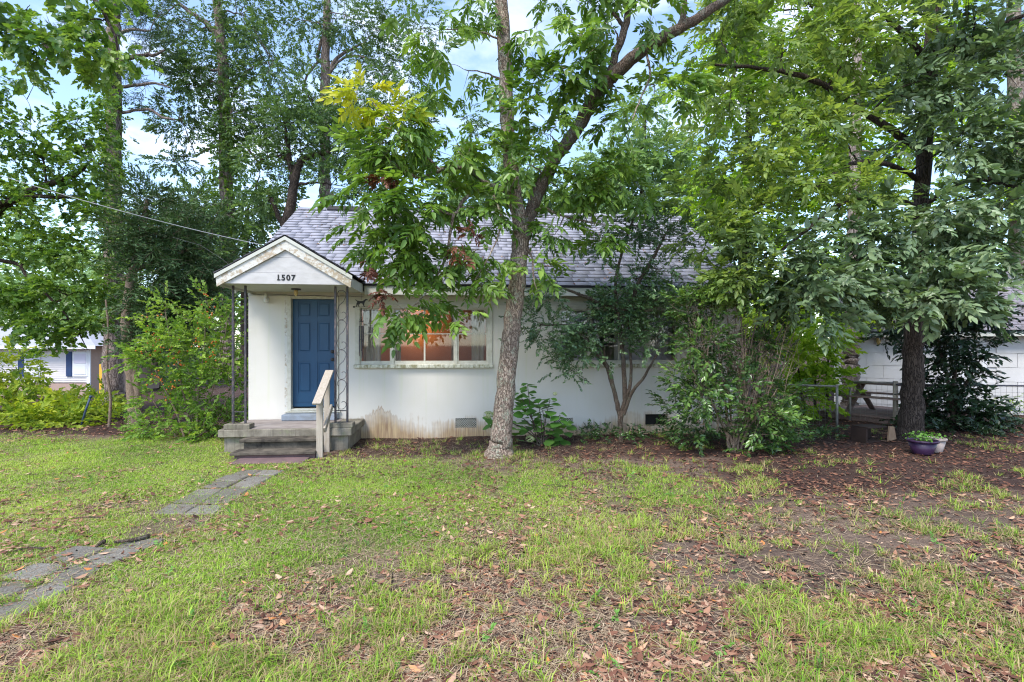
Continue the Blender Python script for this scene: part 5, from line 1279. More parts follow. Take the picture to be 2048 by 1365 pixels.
C = 9.75
shrub('holly_tree', 'many-stemmed small-leaved evergreen spreading across the second window', on_ground(1242, 886),
      [[D_(1242, 888, C), D_(1240, 840, C), D_(1232, 800, C), D_(1222, 765, C), D_(1212, 730, C - .1), D_(1208, 700, C - .2)], [D_(1240, 845, C), D_(1250, 800, C), D_(1262, 760, C), D_(1260, 690, C), D_(1255, 620, C)], [D_(1246, 830, C), D_(1262, 790, C), D_(1290, 750, C - .1), D_(1320, 700, C - .1)],
       [D_(1236, 820, C), D_(1226, 770, C), D_(1215, 735, C), D_(1195, 712, C - .1), D_(1160, 690, C - .2)], [D_(1250, 800, C), D_(1245, 700, C), D_(1232, 600, C - .1), D_(1235, 540, C - .2), D_(1262, 450, C - .3), D_(1280, 420, C - .3)], [D_(1250, 620, C), D_(1280, 560, C - .2), D_(1315, 500, C - .3), D_(1340, 450, C - .3)], [D_(1232, 620, C), D_(1160, 590, C - .2), D_(1110, 570, C - .3)], [D_(1215, 735, C), D_(1150, 660, C - .3), D_(1080, 650, C - .4)]], .045,
      [b(1240, 625, C, 85, 40, .6, 170), b(1310, 615, C, 60, 45, .6, 130), b(1170, 655, C - .2, 60, 28, .5, 105), b(1090, 650, C - .4, 55, 25, .35, 80), b(1070, 680, C - .4, 30, 30, .3, 40), b(1215, 690, C - .2, 75, 30, .5, 95), b(1150, 705, C - .3, 45, 24, .35, 50), b(1310, 680, C - .2, 50, 24, .4, 42), b(1260, 590, C, 60, 30, .5, 90),
       b(1110, 585, C - .3, 50, 16, .3, 36), b(1080, 600, C - .3, 35, 20, .3, 24), b(1140, 745, C - .3, 28, 14, .25, 18), b(1270, 560, C - .1, 55, 28, .4, 55), b(1220, 500, C - .2, 40, 35, .35, 45), b(1290, 450, C - .3, 60, 42, .4, 120), b(1340, 480, C - .3, 55, 42, .4, 100), b(1210, 450, C - .2, 35, 25, .3, 26), b(1320, 540, C - .2, 45, 35, .4, 50), b(1370, 590, C - .3, 40, 40, .4, 60, .1), b(1280, 410, C - .3, 40, 25, .4, 34), b(1360, 650, C - .2, 35, 30, .4, 45)],
      SPR_SMALL, .30, 'leaf_shrub', 'bark_twig', cat='small tree', limb_r=.018, twigs=.25, droop=.1, dens=1.0)

C = 8.87
shrub('camellia_bush', 'leggy glossy camellia bush in front of the cottage end wall', on_ground(1470, 906),
      [[D_(1462, 908, C), D_(1455, 880, C), D_(1462, 840, C), D_(1455, 780, C), D_(1440, 720, C), D_(1420, 660, C)], [D_(1470, 908, C), D_(1468, 870, C), D_(1480, 820, C), D_(1482, 740, C), D_(1484, 680, C), D_(1480, 600, C)], [D_(1476, 908, C), D_(1478, 880, C), D_(1500, 840, C), D_(1530, 790, C), D_(1560, 740, C)], [D_(1466, 905, C), D_(1472, 850, C), D_(1510, 780, C), D_(1545, 700, C), D_(1570, 640, C)],
       [D_(1460, 905, C), D_(1450, 860, C), D_(1420, 800, C - .1), D_(1390, 750, C - .2), D_(1370, 720, C - .2)], [D_(1480, 905, C), D_(1500, 850, C), D_(1550, 810, C), D_(1600, 780, C)], [D_(1470, 890, C), D_(1490, 800, C), D_(1500, 700, C), D_(1520, 620, C)], [D_(1465, 890, C), D_(1450, 800, C), D_(1460, 700, C), D_(1450, 600, C)]], .024,
      [b(1400, 610, C - .1, 50, 45, .5, 90, .2), b(1440, 570, C, 55, 35, .5, 75, .22), b(1500, 585, C, 50, 30, .5, 45, .1), b(1560, 640, C + .1, 45, 40, .5, 45, .05), b(1400, 690, C - .2, 45, 40, .5, 60, .15), b(1390, 760, C - .3, 40, 35, .5, 55, .2), b(1420, 800, C - .2, 60, 30, .5, 70, .1), b(1400, 850, C, 50, 30, .5, 60, -.1), b(1520, 820, C - .2, 60, 35, .5, 75, .12), b(1540, 870, C, 60, 25, .5, 70, 0), b(1500, 770, C, 60, 40, .5, 55, -.1), b(1565, 790, C, 40, 35, .5, 40, -.05), b(1440, 740, C + .1, 60, 40, .5, 55, -.15), b(1500, 680, C + .2, 60, 50, .5, 55, -.15), b(1560, 700, C + .2, 50, 50, .5, 55, -.1), b(1490, 620, C + .1, 50, 35, .5, 45, 0), b(1495, 895, C - .2, 22, 14, .2, 16, .25), b(1420, 660, C, 40, 40, .4, 40, 0), b(1360, 800, C + .3, 35, 50, .4, 50, -.15), b(1570, 850, C + .2, 40, 28, .4, 30, -.1)],
      SPR_GLOSSY, .26, 'leaf_camellia', 'bark_stem', limb_r=.012, twigs=.33, droop=-.05, dens=1.15)
# bare brown twigs through the camellia
tw = MB()
for i in range(150):
    f = random.uniform(-1, 1); p = D_(1472 + 60 * f + random.gauss(0, 14), random.uniform(740, 870), C + random.uniform(-.15, .2)); q = D_(1480 + 125 * f + random.gauss(0, 14), random.uniform(575, 730), C + random.uniform(-.35, .35))
    tw.tube([p, p.lerp(q, .5) + rv(.05) + Vector((0, 0, .05)), q], [.006, .0045, .0015], 4, cap=False)
    for j in range(2): k_ = p.lerp(q, random.uniform(.5, .85)); e_ = k_ + Vector((random.gauss(0, .16), random.gauss(0, .12), random.uniform(.08, .3))); tw.tube([k_, k_.lerp(e_, .5) + rv(.02), e_], [.004, .003, .001], 3, cap=False)
o = tw.build('dry_twigs', M['bark_stem'], None); o.parent = bpy.data.objects['camellia_bush']; o.matrix_parent_inverse = Matrix.Translation(-bpy.data.objects['camellia_bush'].location); o['kind'] = 'stuff'

C = 11.2
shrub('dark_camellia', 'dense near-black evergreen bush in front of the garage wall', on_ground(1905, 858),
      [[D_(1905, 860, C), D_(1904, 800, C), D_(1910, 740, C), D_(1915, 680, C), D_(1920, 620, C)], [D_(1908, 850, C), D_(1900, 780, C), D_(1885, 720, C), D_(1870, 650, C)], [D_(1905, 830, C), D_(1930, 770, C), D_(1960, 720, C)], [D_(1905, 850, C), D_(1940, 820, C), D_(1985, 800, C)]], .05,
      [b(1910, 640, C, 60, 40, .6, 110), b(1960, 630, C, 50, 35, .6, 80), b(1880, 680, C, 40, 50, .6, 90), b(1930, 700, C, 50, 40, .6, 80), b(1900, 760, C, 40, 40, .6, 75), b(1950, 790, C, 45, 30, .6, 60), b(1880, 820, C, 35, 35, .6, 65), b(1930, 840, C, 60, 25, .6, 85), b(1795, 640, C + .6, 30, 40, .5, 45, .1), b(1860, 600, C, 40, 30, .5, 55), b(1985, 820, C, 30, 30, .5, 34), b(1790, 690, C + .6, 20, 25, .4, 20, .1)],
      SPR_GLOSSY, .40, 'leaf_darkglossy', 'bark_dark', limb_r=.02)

C = 10.3
shrub('berry_bush', 'tall yellow-green bush dotted with orange berries left of the porch', on_ground(385, 882),
      [[D_(395, 885, C), D_(395, 800, C), D_(408, 700, C), D_(412, 600, C)], [D_(380, 885, C), D_(370, 800, C), D_(345, 700, C), D_(330, 620, C)], [D_(400, 885, C), D_(415, 820, C), D_(440, 720, C), D_(455, 640, C)], [D_(372, 885, C), D_(350, 820, C), D_(310, 740, C), D_(285, 690, C)], [D_(410, 885, C), D_(440, 830, C), D_(470, 760, C)], [D_(362, 885, C), D_(335, 850, C), D_(305, 800, C)]], .022,
      [b(330, 680, C, 45, 45, .5, 70, .12), b(400, 680, C, 55, 60, .5, 90, .1), b(450, 700, C, 35, 60, .5, 75, .1), b(300, 720, C, 35, 40, .4, 45, .08), b(350, 750, C, 60, 45, .5, 85, 0), b(430, 780, C, 50, 45, .5, 80, -.1), b(310, 800, C, 40, 45, .4, 65, .05), b(370, 830, C, 55, 40, .5, 80, -.05), b(440, 850, C - .1, 40, 30, .4, 60, -.05), b(415, 610, C, 18, 28, .2, 18, .2), b(335, 620, C, 18, 35, .2, 14, .2), b(300, 640, C, 26, 16, .2, 10, .25), b(325, 860, C - .1, 40, 22, .4, 45, 0), b(465, 620, C + .1, 22, 40, .3, 26, .1), b(400, 870, C - .3, 30, 16, .3, 26, 0), b(380, 640, C, 35, 30, .3, 26, .15)],
      SPR_SMALL, .36, 'leaf_berry', 'bark_stem', limb_r=.014, twigs=.35, droop=-.1, dens=1.1)
bb = bpy.data.objects['berry_bush']
tp = Tpl(); ico = bmesh.new(); bmesh.ops.create_icosphere(ico, subdivisions=1, radius=1.0); tp.add([tuple(v.co) for v in ico.verts], [[v.index for v in f.verts] for f in ico.faces], .5); ico.free(); tp.done()
P = []
for (x, y, n) in ((415, 600, 8), (412, 640, 8), (300, 700, 14), (330, 690, 10), (355, 720, 16), (318, 760, 12), (345, 770, 8), (420, 690, 8), (440, 720, 5), (330, 790, 6), (300, 640, 6), (395, 680, 8), (310, 665, 8)):
    c0 = D_(x, y, C - .45)
    for i in range(n): P.append(tuple(c0 + rv(.10) - bb.location))
v, l, s_, m_, t_ = strew([tp], P, rng.normal(0, 1, (len(P), 3)), rng.uniform(.012, .02, len(P)), tint_shift=rng.normal(0, .2, len(P)))
np_mesh('berries', v, l, s_, [M['berry']], bb, m_, {'tint': t_}, kind='stuff')

# hedges at the far side of the lawn
for i, (nm, lab, x, c, bls) in enumerate((
    ('hedge_bush', 'yellow-green bush with a backlit tint at the far left edge under the maple', 30, 14.5, [b(30, 740, 14.5, 80, 40, .8, 170, .15), b(80, 808, 14, 60, 28, .8, 110, .05), b(10, 820, 13, 50, 35, .7, 90, -.15), b(-60, 780, 14, 70, 60, .9, 120, 0)]),
    ('hedge_bush', 'low spreading yellow-green bush before the neighbouring house', 130, 12.6, [b(120, 812, 12.8, 65, 16, .7, 90, .15), b(110, 838, 12.2, 60, 20, .6, 75, -.1), b(60, 850, 11.8, 45, 18, .5, 45, -.1), b(160, 818, 13, 50, 16, .7, 55, .12), b(130, 850, 11.8, 25, 20, .4, 40, .1)]),
    ('hedge_bush', 'small bushy weeds at the foot of the ivy-wrapped pine', 200, 13.2, [b(200, 805, 14, 36, 16, .7, 36, .12), b(195, 835, 12.4, 40, 20, .6, 50, -.05), b(230, 850, 12, 30, 12, .5, 28, -.15)]))):
    base = at_depth(x, 690 + 1.8 * FPX / c, c)
    shrub(nm, lab, base, [[base, Vector(bls[0][0])], [base, Vector(bls[1][0])]], .03, bls, SPR_FAR, .42, 'leaf_hedge', 'bark_dark', limb_r=.015, group='bushes along the lawn edge')

C = 13.0
shrub('vine_bush', 'bright yellow-green vine thicket behind the wire fence', on_ground(1630, 838),
      [[D_(1630, 838, C), D_(1630, 760, C), D_(1640, 690, C)], [D_(1655, 838, C), D_(1655, 740, C), D_(1665, 660, C)], [D_(1610, 838, C), D_(1600, 760, C), D_(1590, 690, C)]], .04,
      [b(1620, 680, C, 50, 45, .7, 90, .1), b(1660, 690, C - .3, 30, 50, .5, 65, .05), b(1590, 720, C, 50, 45, .7, 80, .15), b(1640, 750, C, 45, 40, .6, 70, -.05), b(1600, 790, C - .4, 45, 30, .6, 60, .1), b(1560, 640, C, 50, 50, .7, 110, .25), b(1520, 690, C, 50, 50, .7, 80, .1), b(1665, 780, C - .3, 18, 30, .3, 24, -.1), b(1740, 620, 15.2, 40, 30, .8, 60, .2), b(1700, 650, 15, 40, 26, .7, 50, .15)],
      SPR_FAR, .40, 'leaf_bright', 'bark_dark', limb_r=.015)

# hydrangea: every big leaf is its own piece
hb = on_ground(1085, 890); hyd = thing('hydrangea', 'broad-leaved hydrangea with pale green flower heads beside the front tree', 'shrub', hb)
leaf_meshes = []
for k in range(5):
    tpk = Tpl(); Mx = None
    pol = []; n = 7
    mid = [(s, -.16 * s * s) for s in np.linspace(0, 1, n)]
    wv_ = [0, .26, .40, .43, .36, .20, 0]
    vs = []
    for i in range(n): vs.append((mid[i][0], wv_[i] * random.uniform(.92, 1.08), mid[i][1] + .10 * wv_[i] + random.uniform(-.01, .01)))
    for i in range(n): vs.append((mid[i][0], 0, mid[i][1]))
    for i in range(n): vs.append((mid[i][0], -wv_[i] * random.uniform(.92, 1.08), mid[i][1] + .10 * wv_[i] + random.uniform(-.01, .01)))
    pol = [(n + i, n + i + 1, i + 1, i) for i in range(n - 1)] + [(2 * n + i, 2 * n + i + 1, n + i + 1, n + i) for i in range(n - 1)]
    tpk.add(vs, pol, .2 + .15 * k); tpk.done()
    leaf_meshes.append(tpk)
hst = Wood(); protos = {}
tips = [(1010, 815), (1040, 790), (1055, 770), (1075, 800), (1100, 800), (1120, 830), (1130, 850), (1060, 840), (1090, 850), (1035, 850), (1105, 870), (1070, 880), (1035, 885), (1120, 880), (1000, 835), (985, 830), (1085, 820), (1050, 815)]
CH = 9.6
for ti, (x, y) in enumerate(tips):
    c = CH + random.uniform(-.35, .25); tip = D_(x, y, c) - hb; foot = Vector((random.uniform(-.1, .1), random.uniform(-.08, .08), 0))
    hst.limb([foot, foot.lerp(tip, .5) + Vector((0, 0, .06)) + rv(.02), tip], [.010, .008, .005], 6, 5, 0)
    for lv in range(random.choice((8, 9, 10))):
        a = lv * 1.57 * 1.05 + ti; h = .03 - .055 * (lv // 2)
        k = random.randrange(5)
        if k not in protos: o = np_mesh('leaf', leaf_meshes[k].V, leaf_meshes[k].L, leaf_meshes[k].S, [M['leaf_hydrangea']], hyd, leaf_meshes[k].M, {'tint': leaf_meshes[k].T}, smooth_=True); protos[k] = o
        else: o = protos[k].copy(); col.objects.link(o)
        d = Vector((math.cos(a), math.sin(a), random.uniform(-.35, .25))); pp = tip + Vector((0, 0, h)) + d * .02
        sc_ = random.uniform(.16, .25) if lv > 1 else random.uniform(.11, .16)
        o.matrix_local = Matrix.Translation(pp) @ frame(d, Vector((0, -.25, 1)) + rv(.2)).to_4x4() @ Matrix.Scale(sc_, 4)
hst.build('stem', M['bark_twig'], hyd)
for (x, y, r_) in ((977, 830, .085), (1060, 878, .075), (1110, 788, .04)):
    P = rng.normal(0, 1, (90, 3)); P /= np.linalg.norm(P, axis=1)[:, None]; P[:, 2] *= .75
    tpb = Tpl(); put_leaf(tpb, (0, 0, 0), Vector((1, .3, 0)), Vector((0, 0, 1)), .4, .4, .5, True); put_leaf(tpb, (0, 0, 0), Vector((-1, .3, 0)), Vector((0, 0, 1)), .4, .4, .6, True); put_leaf(tpb, (0, 0, 0), Vector((.1, 1, 0)), Vector((0, 0, 1)), .4, .4, .4, True); tpb.done()
    tang = np.cross(P, rng.normal(0, 1, (90, 3)))
    v, l, s_, m_, t_ = strew([tpb], P * r_, tang, np.full(90, r_ * .55), up=P * 6, droll=.3, tint_shift=rng.normal(0, .2, 90))
    v = v + np.array(tuple(D_(x, y, CH - .45) - hb))
    np_mesh('flower_head', v, l, s_, [M['bloom']], hyd, m_, {'tint': t_})

# ---------------------------------------------------------------- garage on the right
GA, GB = at_depth(1668, 690, 15.9), at_depth(2130, 690, 13.2)
gdir = (GB - GA); gdir.z = 0; GL = gdir.length; grz = math.atan2(gdir.y, gdir.x)
garage = thing('garage', 'low white garage with weathered shingle roof behind the wire fence', 'garage', (GA.x, GA.y, 0), grz)
m = MB(); m.box(0, GL, 0.03, 0.2, -.3, 2.2); m.box(0, 0.2, 0.2, 5.5, -.3, 2.2); m.box(GL - .2, GL, .2, 5.5, -.3, 2.2); m.box(0, GL, 5.5, 5.7, -.3, 2.2); gw = m.build('wall', M['garage_panel'], garage)
ph, pw = 0.372, 0.81
pan = MB(); pan.box(0.002, pw - .006, 0.0, .026, 0.002, ph - .008); pan0 = None
for r_ in range(7):
    x = -(r_ % 2) * pw * .5 - .0
    while x < GL:
        x0, x1 = max(0, x), min(GL, x + pw)
        if x1 - x0 > .08 and not (2.45 < (x0 + x1) / 2 < 3.5 and r_ < 6):
            if abs(x1 - x0 - pw) < 1e-6 and pan0 is not None: o = pan0.copy(); col.objects.link(o)
            elif abs(x1 - x0 - pw) < 1e-6: o = pan0 = pan.build('siding_panel', M['garage_panel'], gw)
            else: q = MB(); q.box(0.002, x1 - x0 - .006, 0.0, .026, 0.002, ph - .008); o = q.build('siding_panel', M['garage_panel'], gw)
            o.location = (x0, random.uniform(-.004, .002), -.28 + r_ * ph + random.uniform(-.003, .003)); o.rotation_euler = (random.uniform(-.006, .006), 0, random.uniform(-.002, .002))
        x += pw
gd = link('door', None, parent=garage)
m = MB(); m.box(2.5, 3.45, -.01, .028, -.2, 1.95); m.build('door_leaf', M['white_trim'], gd)
for k in range(5):
    for j in range(2): m = MB(); m.box(2.58 + j * .43, 2.94 + j * .43, -.024, -.0105, -.1 + k * .41, .24 + k * .41); m.build('door_panel', M['garage_panel'], gd, bevel=.006)
m = MB(); m.face([(-.15, -.35, 2.17), (GL + .3, -.35, 2.17), (GL + .3, 2.8, 4.0), (-.15, 2.8, 4.0)]); m.face([(-.15, 2.8, 4.0), (GL + .3, 2.8, 4.0), (GL + .3, 5.9, 2.2), (-.15, 5.9, 2.2)]); m.face([(-.15, -.35, 2.14), (-.15, 2.8, 3.97), (GL + .3, 2.8, 3.97), (GL + .3, -.35, 2.14)])
groof = m.build('roof', M['shingle_edge'], garage)
courses(groof, (-.16, -.38, 2.17), (GL + .3, -.38, 2.17), (-.16, 2.8, 4.02), (GL + .3, 2.8, 4.02), 26, 'old_shingle', .28, .014)
m = MB(); m.box(-.15, GL + .3, -.33, -.30, 2.02, 2.135); m.build('fascia', M['trim_paint'], groof)
m = MB(); m.box(-.15, GL + .3, -.299, .028, 2.03, 2.05); m.build('soffit', M['trim_paint'], groof)
m = MB(); m.face([(0.0, 0.0, 2.2), (0.0, 5.7, 2.2), (0.0, 2.85, 3.9)]); m.build('gable_wall', M['garage_panel'], garage)
gl_ = thing('wall_light', 'glass jelly-jar lamp under the garage eave', 'lamp', at_depth(1757, 680, 15.25))
m = MB(); m.lathe([(0, .12), (.05, .12), (.055, .06), (.05, .05)], n=12); m.build('cap', M['galvanised'], gl_); m = MB(); m.lathe([(.05, .05), (.055, 0), (.05, -.09), (.03, -.13), (0, -.14)], n=12); m.build('globe', M['amber_glass'], gl_, smooth=True); m = MB(); m.tube([(0, 0, .1), (0, .1, .14), (0, .2, .16)], .015); m.build('arm', M['galvanised'], gl_)
P = []
for i in range(90): s = random.random(); P.append(tuple(at_depth(1690 + 90 * s + random.gauss(0, 10), 655 - 25 * random.random(), 15.4 + random.random() * 1.2)))
D = rng.normal(0, .5, (90, 3)) + np.array([0, -.3, 0]); v, l, s_, m_, t_ = strew(SPR_FAR, P, D, .36 * rng.uniform(.7, 1.3, 90), tint_shift=rng.normal(.1, .15, 90))
o = np_mesh('roof_vine', v, l, s_, [M['leaf_bright'], M['bark_twig']], None, m_, {'tint': t_}); tag(o, 'bright green vine sprawling over the garage eave', 'vine')

# ---------------------------------------------------------------- wire fence, deck, picnic table
def wire_panel(name, label, a, b_, h, post_ends=(1, 1), mat='galvanised', sag_=0.0):
    a, b_ = Vector(a), Vector(b_); root = thing(name, label, 'fence', (a.x, a.y, 0), group='wire fence sections')
    d = b_ - a; d.z = 0; L = d.length; d.normalize()
    for e, on in ((0, post_ends[0]), (L, post_ends[1])):
        if on: m = MB(); m.tube([(d.x * e, d.y * e, -.1), (d.x * e + .0, d.y * e, h + .02)], .026, 10); m.build('post', M[mat], root, smooth=True)
    m = MB(); m.tube([(0, 0, h - .01), (d.x * L, d.y * L, h - .01 + sag_)], .019, 8); m.build('rail', M[mat], root, smooth=True)
    m = MB(); n = int(L / .11)
    for i in range(1, n + 1): s = L * i / (n + 1); m.tube([(d.x * s, d.y * s, .05), (d.x * s, d.y * s, h - .02)], .0022, 3, cap=False)
    for k in range(8): z = .08 + (h - .12) * k / 7; m.tube([(0, 0, z), (d.x * L, d.y * L, z)], .0022, 3, cap=False)
    m.build('wire_mesh', M[mat], root)
    return root
wire_panel('wire_fence', 'short pipe-and-wire fence section next to the vine thicket', on_ground(1560, 852), on_ground(1674, 860), .93, (0, 1))
wire_panel('wire_gate', 'open wire gate in front of the picnic table', on_ground(1700, 842), on_ground(1786, 850), .93, (1, 0), sag_=.03)
wire_panel('wire_fence', 'long wire fence run under the dark rail in front of the garage', on_ground(1792, 851), on_ground(2140, 858), .92, (0, 1), 'iron')
wp = MB(); wp.tube([(0, 0, -.1), (0, 0, .98)], [.055, .05], 12); o = wp.build('fence_post', M['grey_wood'], None, smooth=True, loc=on_ground(1791, 850)); tag(o, 'round weathered timber fence post just left of the dark tree trunk', 'post')

dk0, dk1 = at_depth(1628, 690, 13.4), at_depth(1815, 690, 11.6)
dd = dk1 - dk0; DLn = Vector((dd.x, dd.y, 0)).length; drz = math.atan2(dd.y, dd.x)
deck = thing('wooden_deck', 'low weathered plank deck under the picnic table', 'deck', (dk0.x, dk0.y, 0), drz)
m = MB(); m.box(0, DLn, 0, .05, -.05, .125); m.box(0, .05, .05, 2.4, -.05, .12); m.build('rim_joist', M['deck_wood'], deck)
pk0 = None
for k in range(16):
    if pk0 is None: q = MB(); q.box(-.03, DLn + .03, 0, .14, 0, .03); o = pk0 = q.build('plank', M['deck_wood'], deck, bevel=.004)
    else: o = pk0.copy(); col.objects.link(o)
    o.location = (random.uniform(-.03, .03), -.03 + k * .152, .127 + random.uniform(-.004, .004))
pt = thing('picnic_table', 'old wooden picnic table with attached bench on the deck', 'picnic table', at_depth(1775, 690, 12.6) - Vector((0, 0, EYE - .157)), drz + .12)
for k in range(5): m = MB(); m.box(-.85, .85, -.36 + k * .147, -.36 + k * .147 + .138, .70, .735, jit=.003); m.build('top_plank', M['deck_wood'], pt, bevel=.003)
for s_ in (-1, 1):
    for k in range(2): m = MB(); m.box(-.85, .85, s_ * .68 - .13 + k * .135, s_ * .68 + k * .135, .41, .445, jit=.003); m.build('bench_plank', M['deck_wood'], pt, bevel=.003)
    x_ = s_ * .6
    m = MB(); m.beam((x_, -.72, 0), (x_, .25, .70), .04, .12, up=(1, 0, 0)); m.build('leg', M['deck_wood'], pt)
    m = MB(); m.beam((x_ + .045, .72, 0), (x_ + .045, -.25, .70), .04, .12, up=(1, 0, 0)); m.build('leg', M['deck_wood'], pt)
    m = MB(); m.box(x_ - .065, x_ - .025, -.80, .80, .32, .408); m.build('crossbar', M['deck_wood'], pt)
# open wooden box by the trunk
bx = thing('wooden_box', 'tilted wooden box with a dark open front at the tree foot', 'box', on_ground(1742, 882), R(14))
m = MB(); m.box(-.30, .16, .12, .15, .02, .27); m.box(-.30, .16, -.16, .149, .0, .02); m.box(-.31, .17, -.18, .15, .271, .29); m.build('shell', M['dark_wood'], bx)
m = MB(); m.box(-.33, -.30, -.16, .15, 0, .265); m.build('end_board', M['dark_wood'], bx)
m = MB(); m.prism([(.20, 0), (.42, .04), (.36, .27), (.24, .29)], -.18, -.15); m.build('end_board', M['tan_wood'], bx)
# pots
def pot(name, label, loc, r, h, mat, soil=True):
    root = thing(name, label, 'flower pot', loc)
    m = MB(); m.lathe([(0, 0), (r * .62, 0), (r * .66, .01), (r * .95, h * .86), (r * .90, h * .86), (r * .86, h * .8), (r * .6, .03)], n=32); m.build('pot_body', M[mat], root, smooth=True)
    m = MB(); m.lathe([(r * .93, h * .84), (r * 1.04, h * .86), (r * 1.06, h * .97), (r * 1.02, h), (r * .93, h), (r * .92, h * .86)], n=32); m.build('rim', M[mat], root, smooth=True)
    m = MB(); m.lathe([(r * .92, h * .86), (r * .5, h * .9), (0.0, h * .89)], n=20); m.build('soil', M['potting_soil'], root, smooth=True)
    return root
p1 = pot('flower_pot', 'purple plastic flower pot with a leafy plant by the tree', on_ground(1845, 908), .215, .235, 'purple_pot')
p2 = pot('flower_pot', 'cream flower pot tucked behind the purple one', on_ground(1869, 904), .165, .235, 'cream_pot')
w = Wood(); P, D = [], []
for i in range(26): a = random.uniform(0, 6.28); r_ = random.uniform(.03, .2); tip = Vector((r_ * math.cos(a), r_ * math.sin(a), .24 + random.uniform(.02, .12))); w.limb([(tip.x * .4, tip.y * .4, .2), tip], [.004, .002], 4, 2, node=False); P.append(tuple(tip)); D.append((math.cos(a), math.sin(a), -.1))
v, l, s_, m_, t_ = strew([simple_spray(3, .6, .6, True, .2, spread=1.2, twig=False)], P, D, np.full(len(P), .085), tint_shift=rng.normal(.1, .1, len(P)))
np_mesh('plant', v, l, s_, [M['leaf_hydrangea'], M['bark_twig']], p1, m_, {'tint': t_}, kind='stuff'); w.build('plant_stem', M['leaf_hydrangea'], p1)

# ---------------------------------------------------------------- neighbouring house, posts, wires
NC = 36.0
nb0, nb1 = at_depth(-190, 690, NC), at_depth(181, 690, NC); NL = (nb1 - nb0).length
nb = thing('neighbour_house', 'pale sided house with white roof seen through the trees at far left', 'house', (nb0.x, nb0.y, -1.7), -YAW)
e0 = 3.42
m = MB(); m.box(0, NL, .02, 7, 0, e0); m.build('wall', M['brick_base'], nb)
for k in range(17):
    m = MB(); z = .95 + k * .145; m.prism([(0, z), (NL, z), (NL, z + .15), (0, z + .15)], -.03, .015); m.v = [(x_, y_ + (.0 if abs(z_ - z) < 1e-6 else .028), z_) if y_ < 0 else (x_, y_, z_) for x_, y_, z_ in m.v]; m.build('siding_board', M['white_siding'], nb)
m = MB(); m.box(NL - .22, NL + .02, -.06, .02, 0, e0); m.build('corner_board', M['white_trim'], nb)
m = MB(); m.face([(-.6, -.7, e0), (NL + .9, -.7, e0), (NL - 3.5, 3.5, e0 + 1.5), (3, 3.5, e0 + 1.5)]); m.face([(NL + .9, -.7, e0), (NL + .9, 7.7, e0), (NL - 3.5, 3.5, e0 + 1.5)]); m.face([(NL + .9, 7.7, e0), (-.6, 7.7, e0), (3, 3.5, e0 + 1.5), (NL - 3.5, 3.5, e0 + 1.5)]); m.face([(-.6, -.7, e0), (-.6, 7.7, e0), (NL + .9, 7.7, e0), (NL + .9, -.7, e0)]); nr = m.build('roof', M['pale_roof'], nb)
m = MB(); m.box(-.6, NL + .9, -.75, -.705, e0 - .2, e0 + .02); m.build('fascia', M['white_trim'], nr)
for px_ in (162, 66, -60):
    xc = (px_ + 190) * NC / FPX; wn = link('window', None, parent=nb)
    m = MB(); m.box(xc - .52, xc + .52, -.08, -.035, 1.35, 3.0); m.build('window_frame', M['white_trim'], wn)
    for j in (0, 1): m = MB(); m.box(xc - .4, xc + .4, -.1, -.081, 1.5 + j * .74, 2.16 + j * .74); m.build('pane', M['white_trim'] if j == 0 else M['blind'], wn)
    m = MB(); m.box(xc - .95, xc - .56, -.09, -.035, 1.35, 3.05); m.build('shutter', M['blue_shutter'], wn)
yb = MB(); yb.box(-.28, .28, -.02, .02, 0, 1.5); yb.box(-.26, -.20, .021, .06, -.3, 1.4); yb.box(.2, .26, .021, .06, -.3, 1.4); o = yb.build('yellow_board', M['yellow_board'], None, loc=at_depth(212, 795, 24)); tag(o, 'yellow-orange board standing behind the ivy-wrapped pine', 'board')
bp = MB(); bp.tube([(0, 0, -.1), (.12, 0, .35), (.2, .02, .62)], .022, 8); bp.tube([(.2, .02, .62), (.22, .02, .66)], .03, 8); o = bp.build('blue_post', M['blue_pipe'], None, smooth=True, loc=on_ground(160, 852)); tag(o, 'short leaning blue-grey post among the bushes at the lawn edge', 'post')

m = MB(); m.tube(sag(at_depth(-200, 285, 9.5), Vector((-4.15, 11.3, 3.85)), .12), .007, 5)
tag(m.build('power_line', M['pale_cable']), 'grey service cable slanting from the left to the cottage roof', 'cable')
m = MB(); m.tube([Vector((-5.9, 11.3, 3.98)), Vector((-5.3, 11.2, 3.8)), Vector((-4.8, 11.0, 3.5)), Vector((-4.3, 10.8, 3.1)), Vector((-4.12, 10.42, 2.7))], .003, 5)
tag(m.build('drop_wire', M['cable']), 'thin wire drooping from the service cable behind the porch gable', 'cable')

# fallen sticks
def stick(label, pts, r):
    m = MB(); n = len(pts); m.tube(catmull([Vector(p) + Vector((0, 0, float(gz(p.x, p.y)) + r + .02)) for p in pts], 4), [r * (1 - .5 * i / (4 * (n - 1))) for i in range(4 * (n - 1) + 1)], 8)
    tag(m.build('fallen_stick', M['bark_twig'], smooth=True), label, 'stick')
stick('dark crooked stick lying across the paver path', [on_ground(298, 1077), on_ground(265, 1086), on_ground(228, 1092)], .022)
stick('short pale broken stick end beside the crooked stick', [on_ground(208, 1090), on_ground(193, 1101)], .02)
stick('thin dark twig in the grass above the paver path', [on_ground(205, 1041), on_ground(178, 1040), on_ground(150, 1042)], .008)
stick('black thin twig at the left in the grass near the path', [on_ground(90, 1103), on_ground(60, 1102), on_ground(30, 1108)], .009)
m = MB(); m.tube([(0, 0, -.02), (.004, 0, .05), (.002, 0, .085)], [.007, .008, .004], 8); o = m.build('wooden_stake', M['bark_dark'], None, loc=on_ground(784, 1168)); tag(o, 'small dark wooden stake upright in the sparse lawn', 'stake')

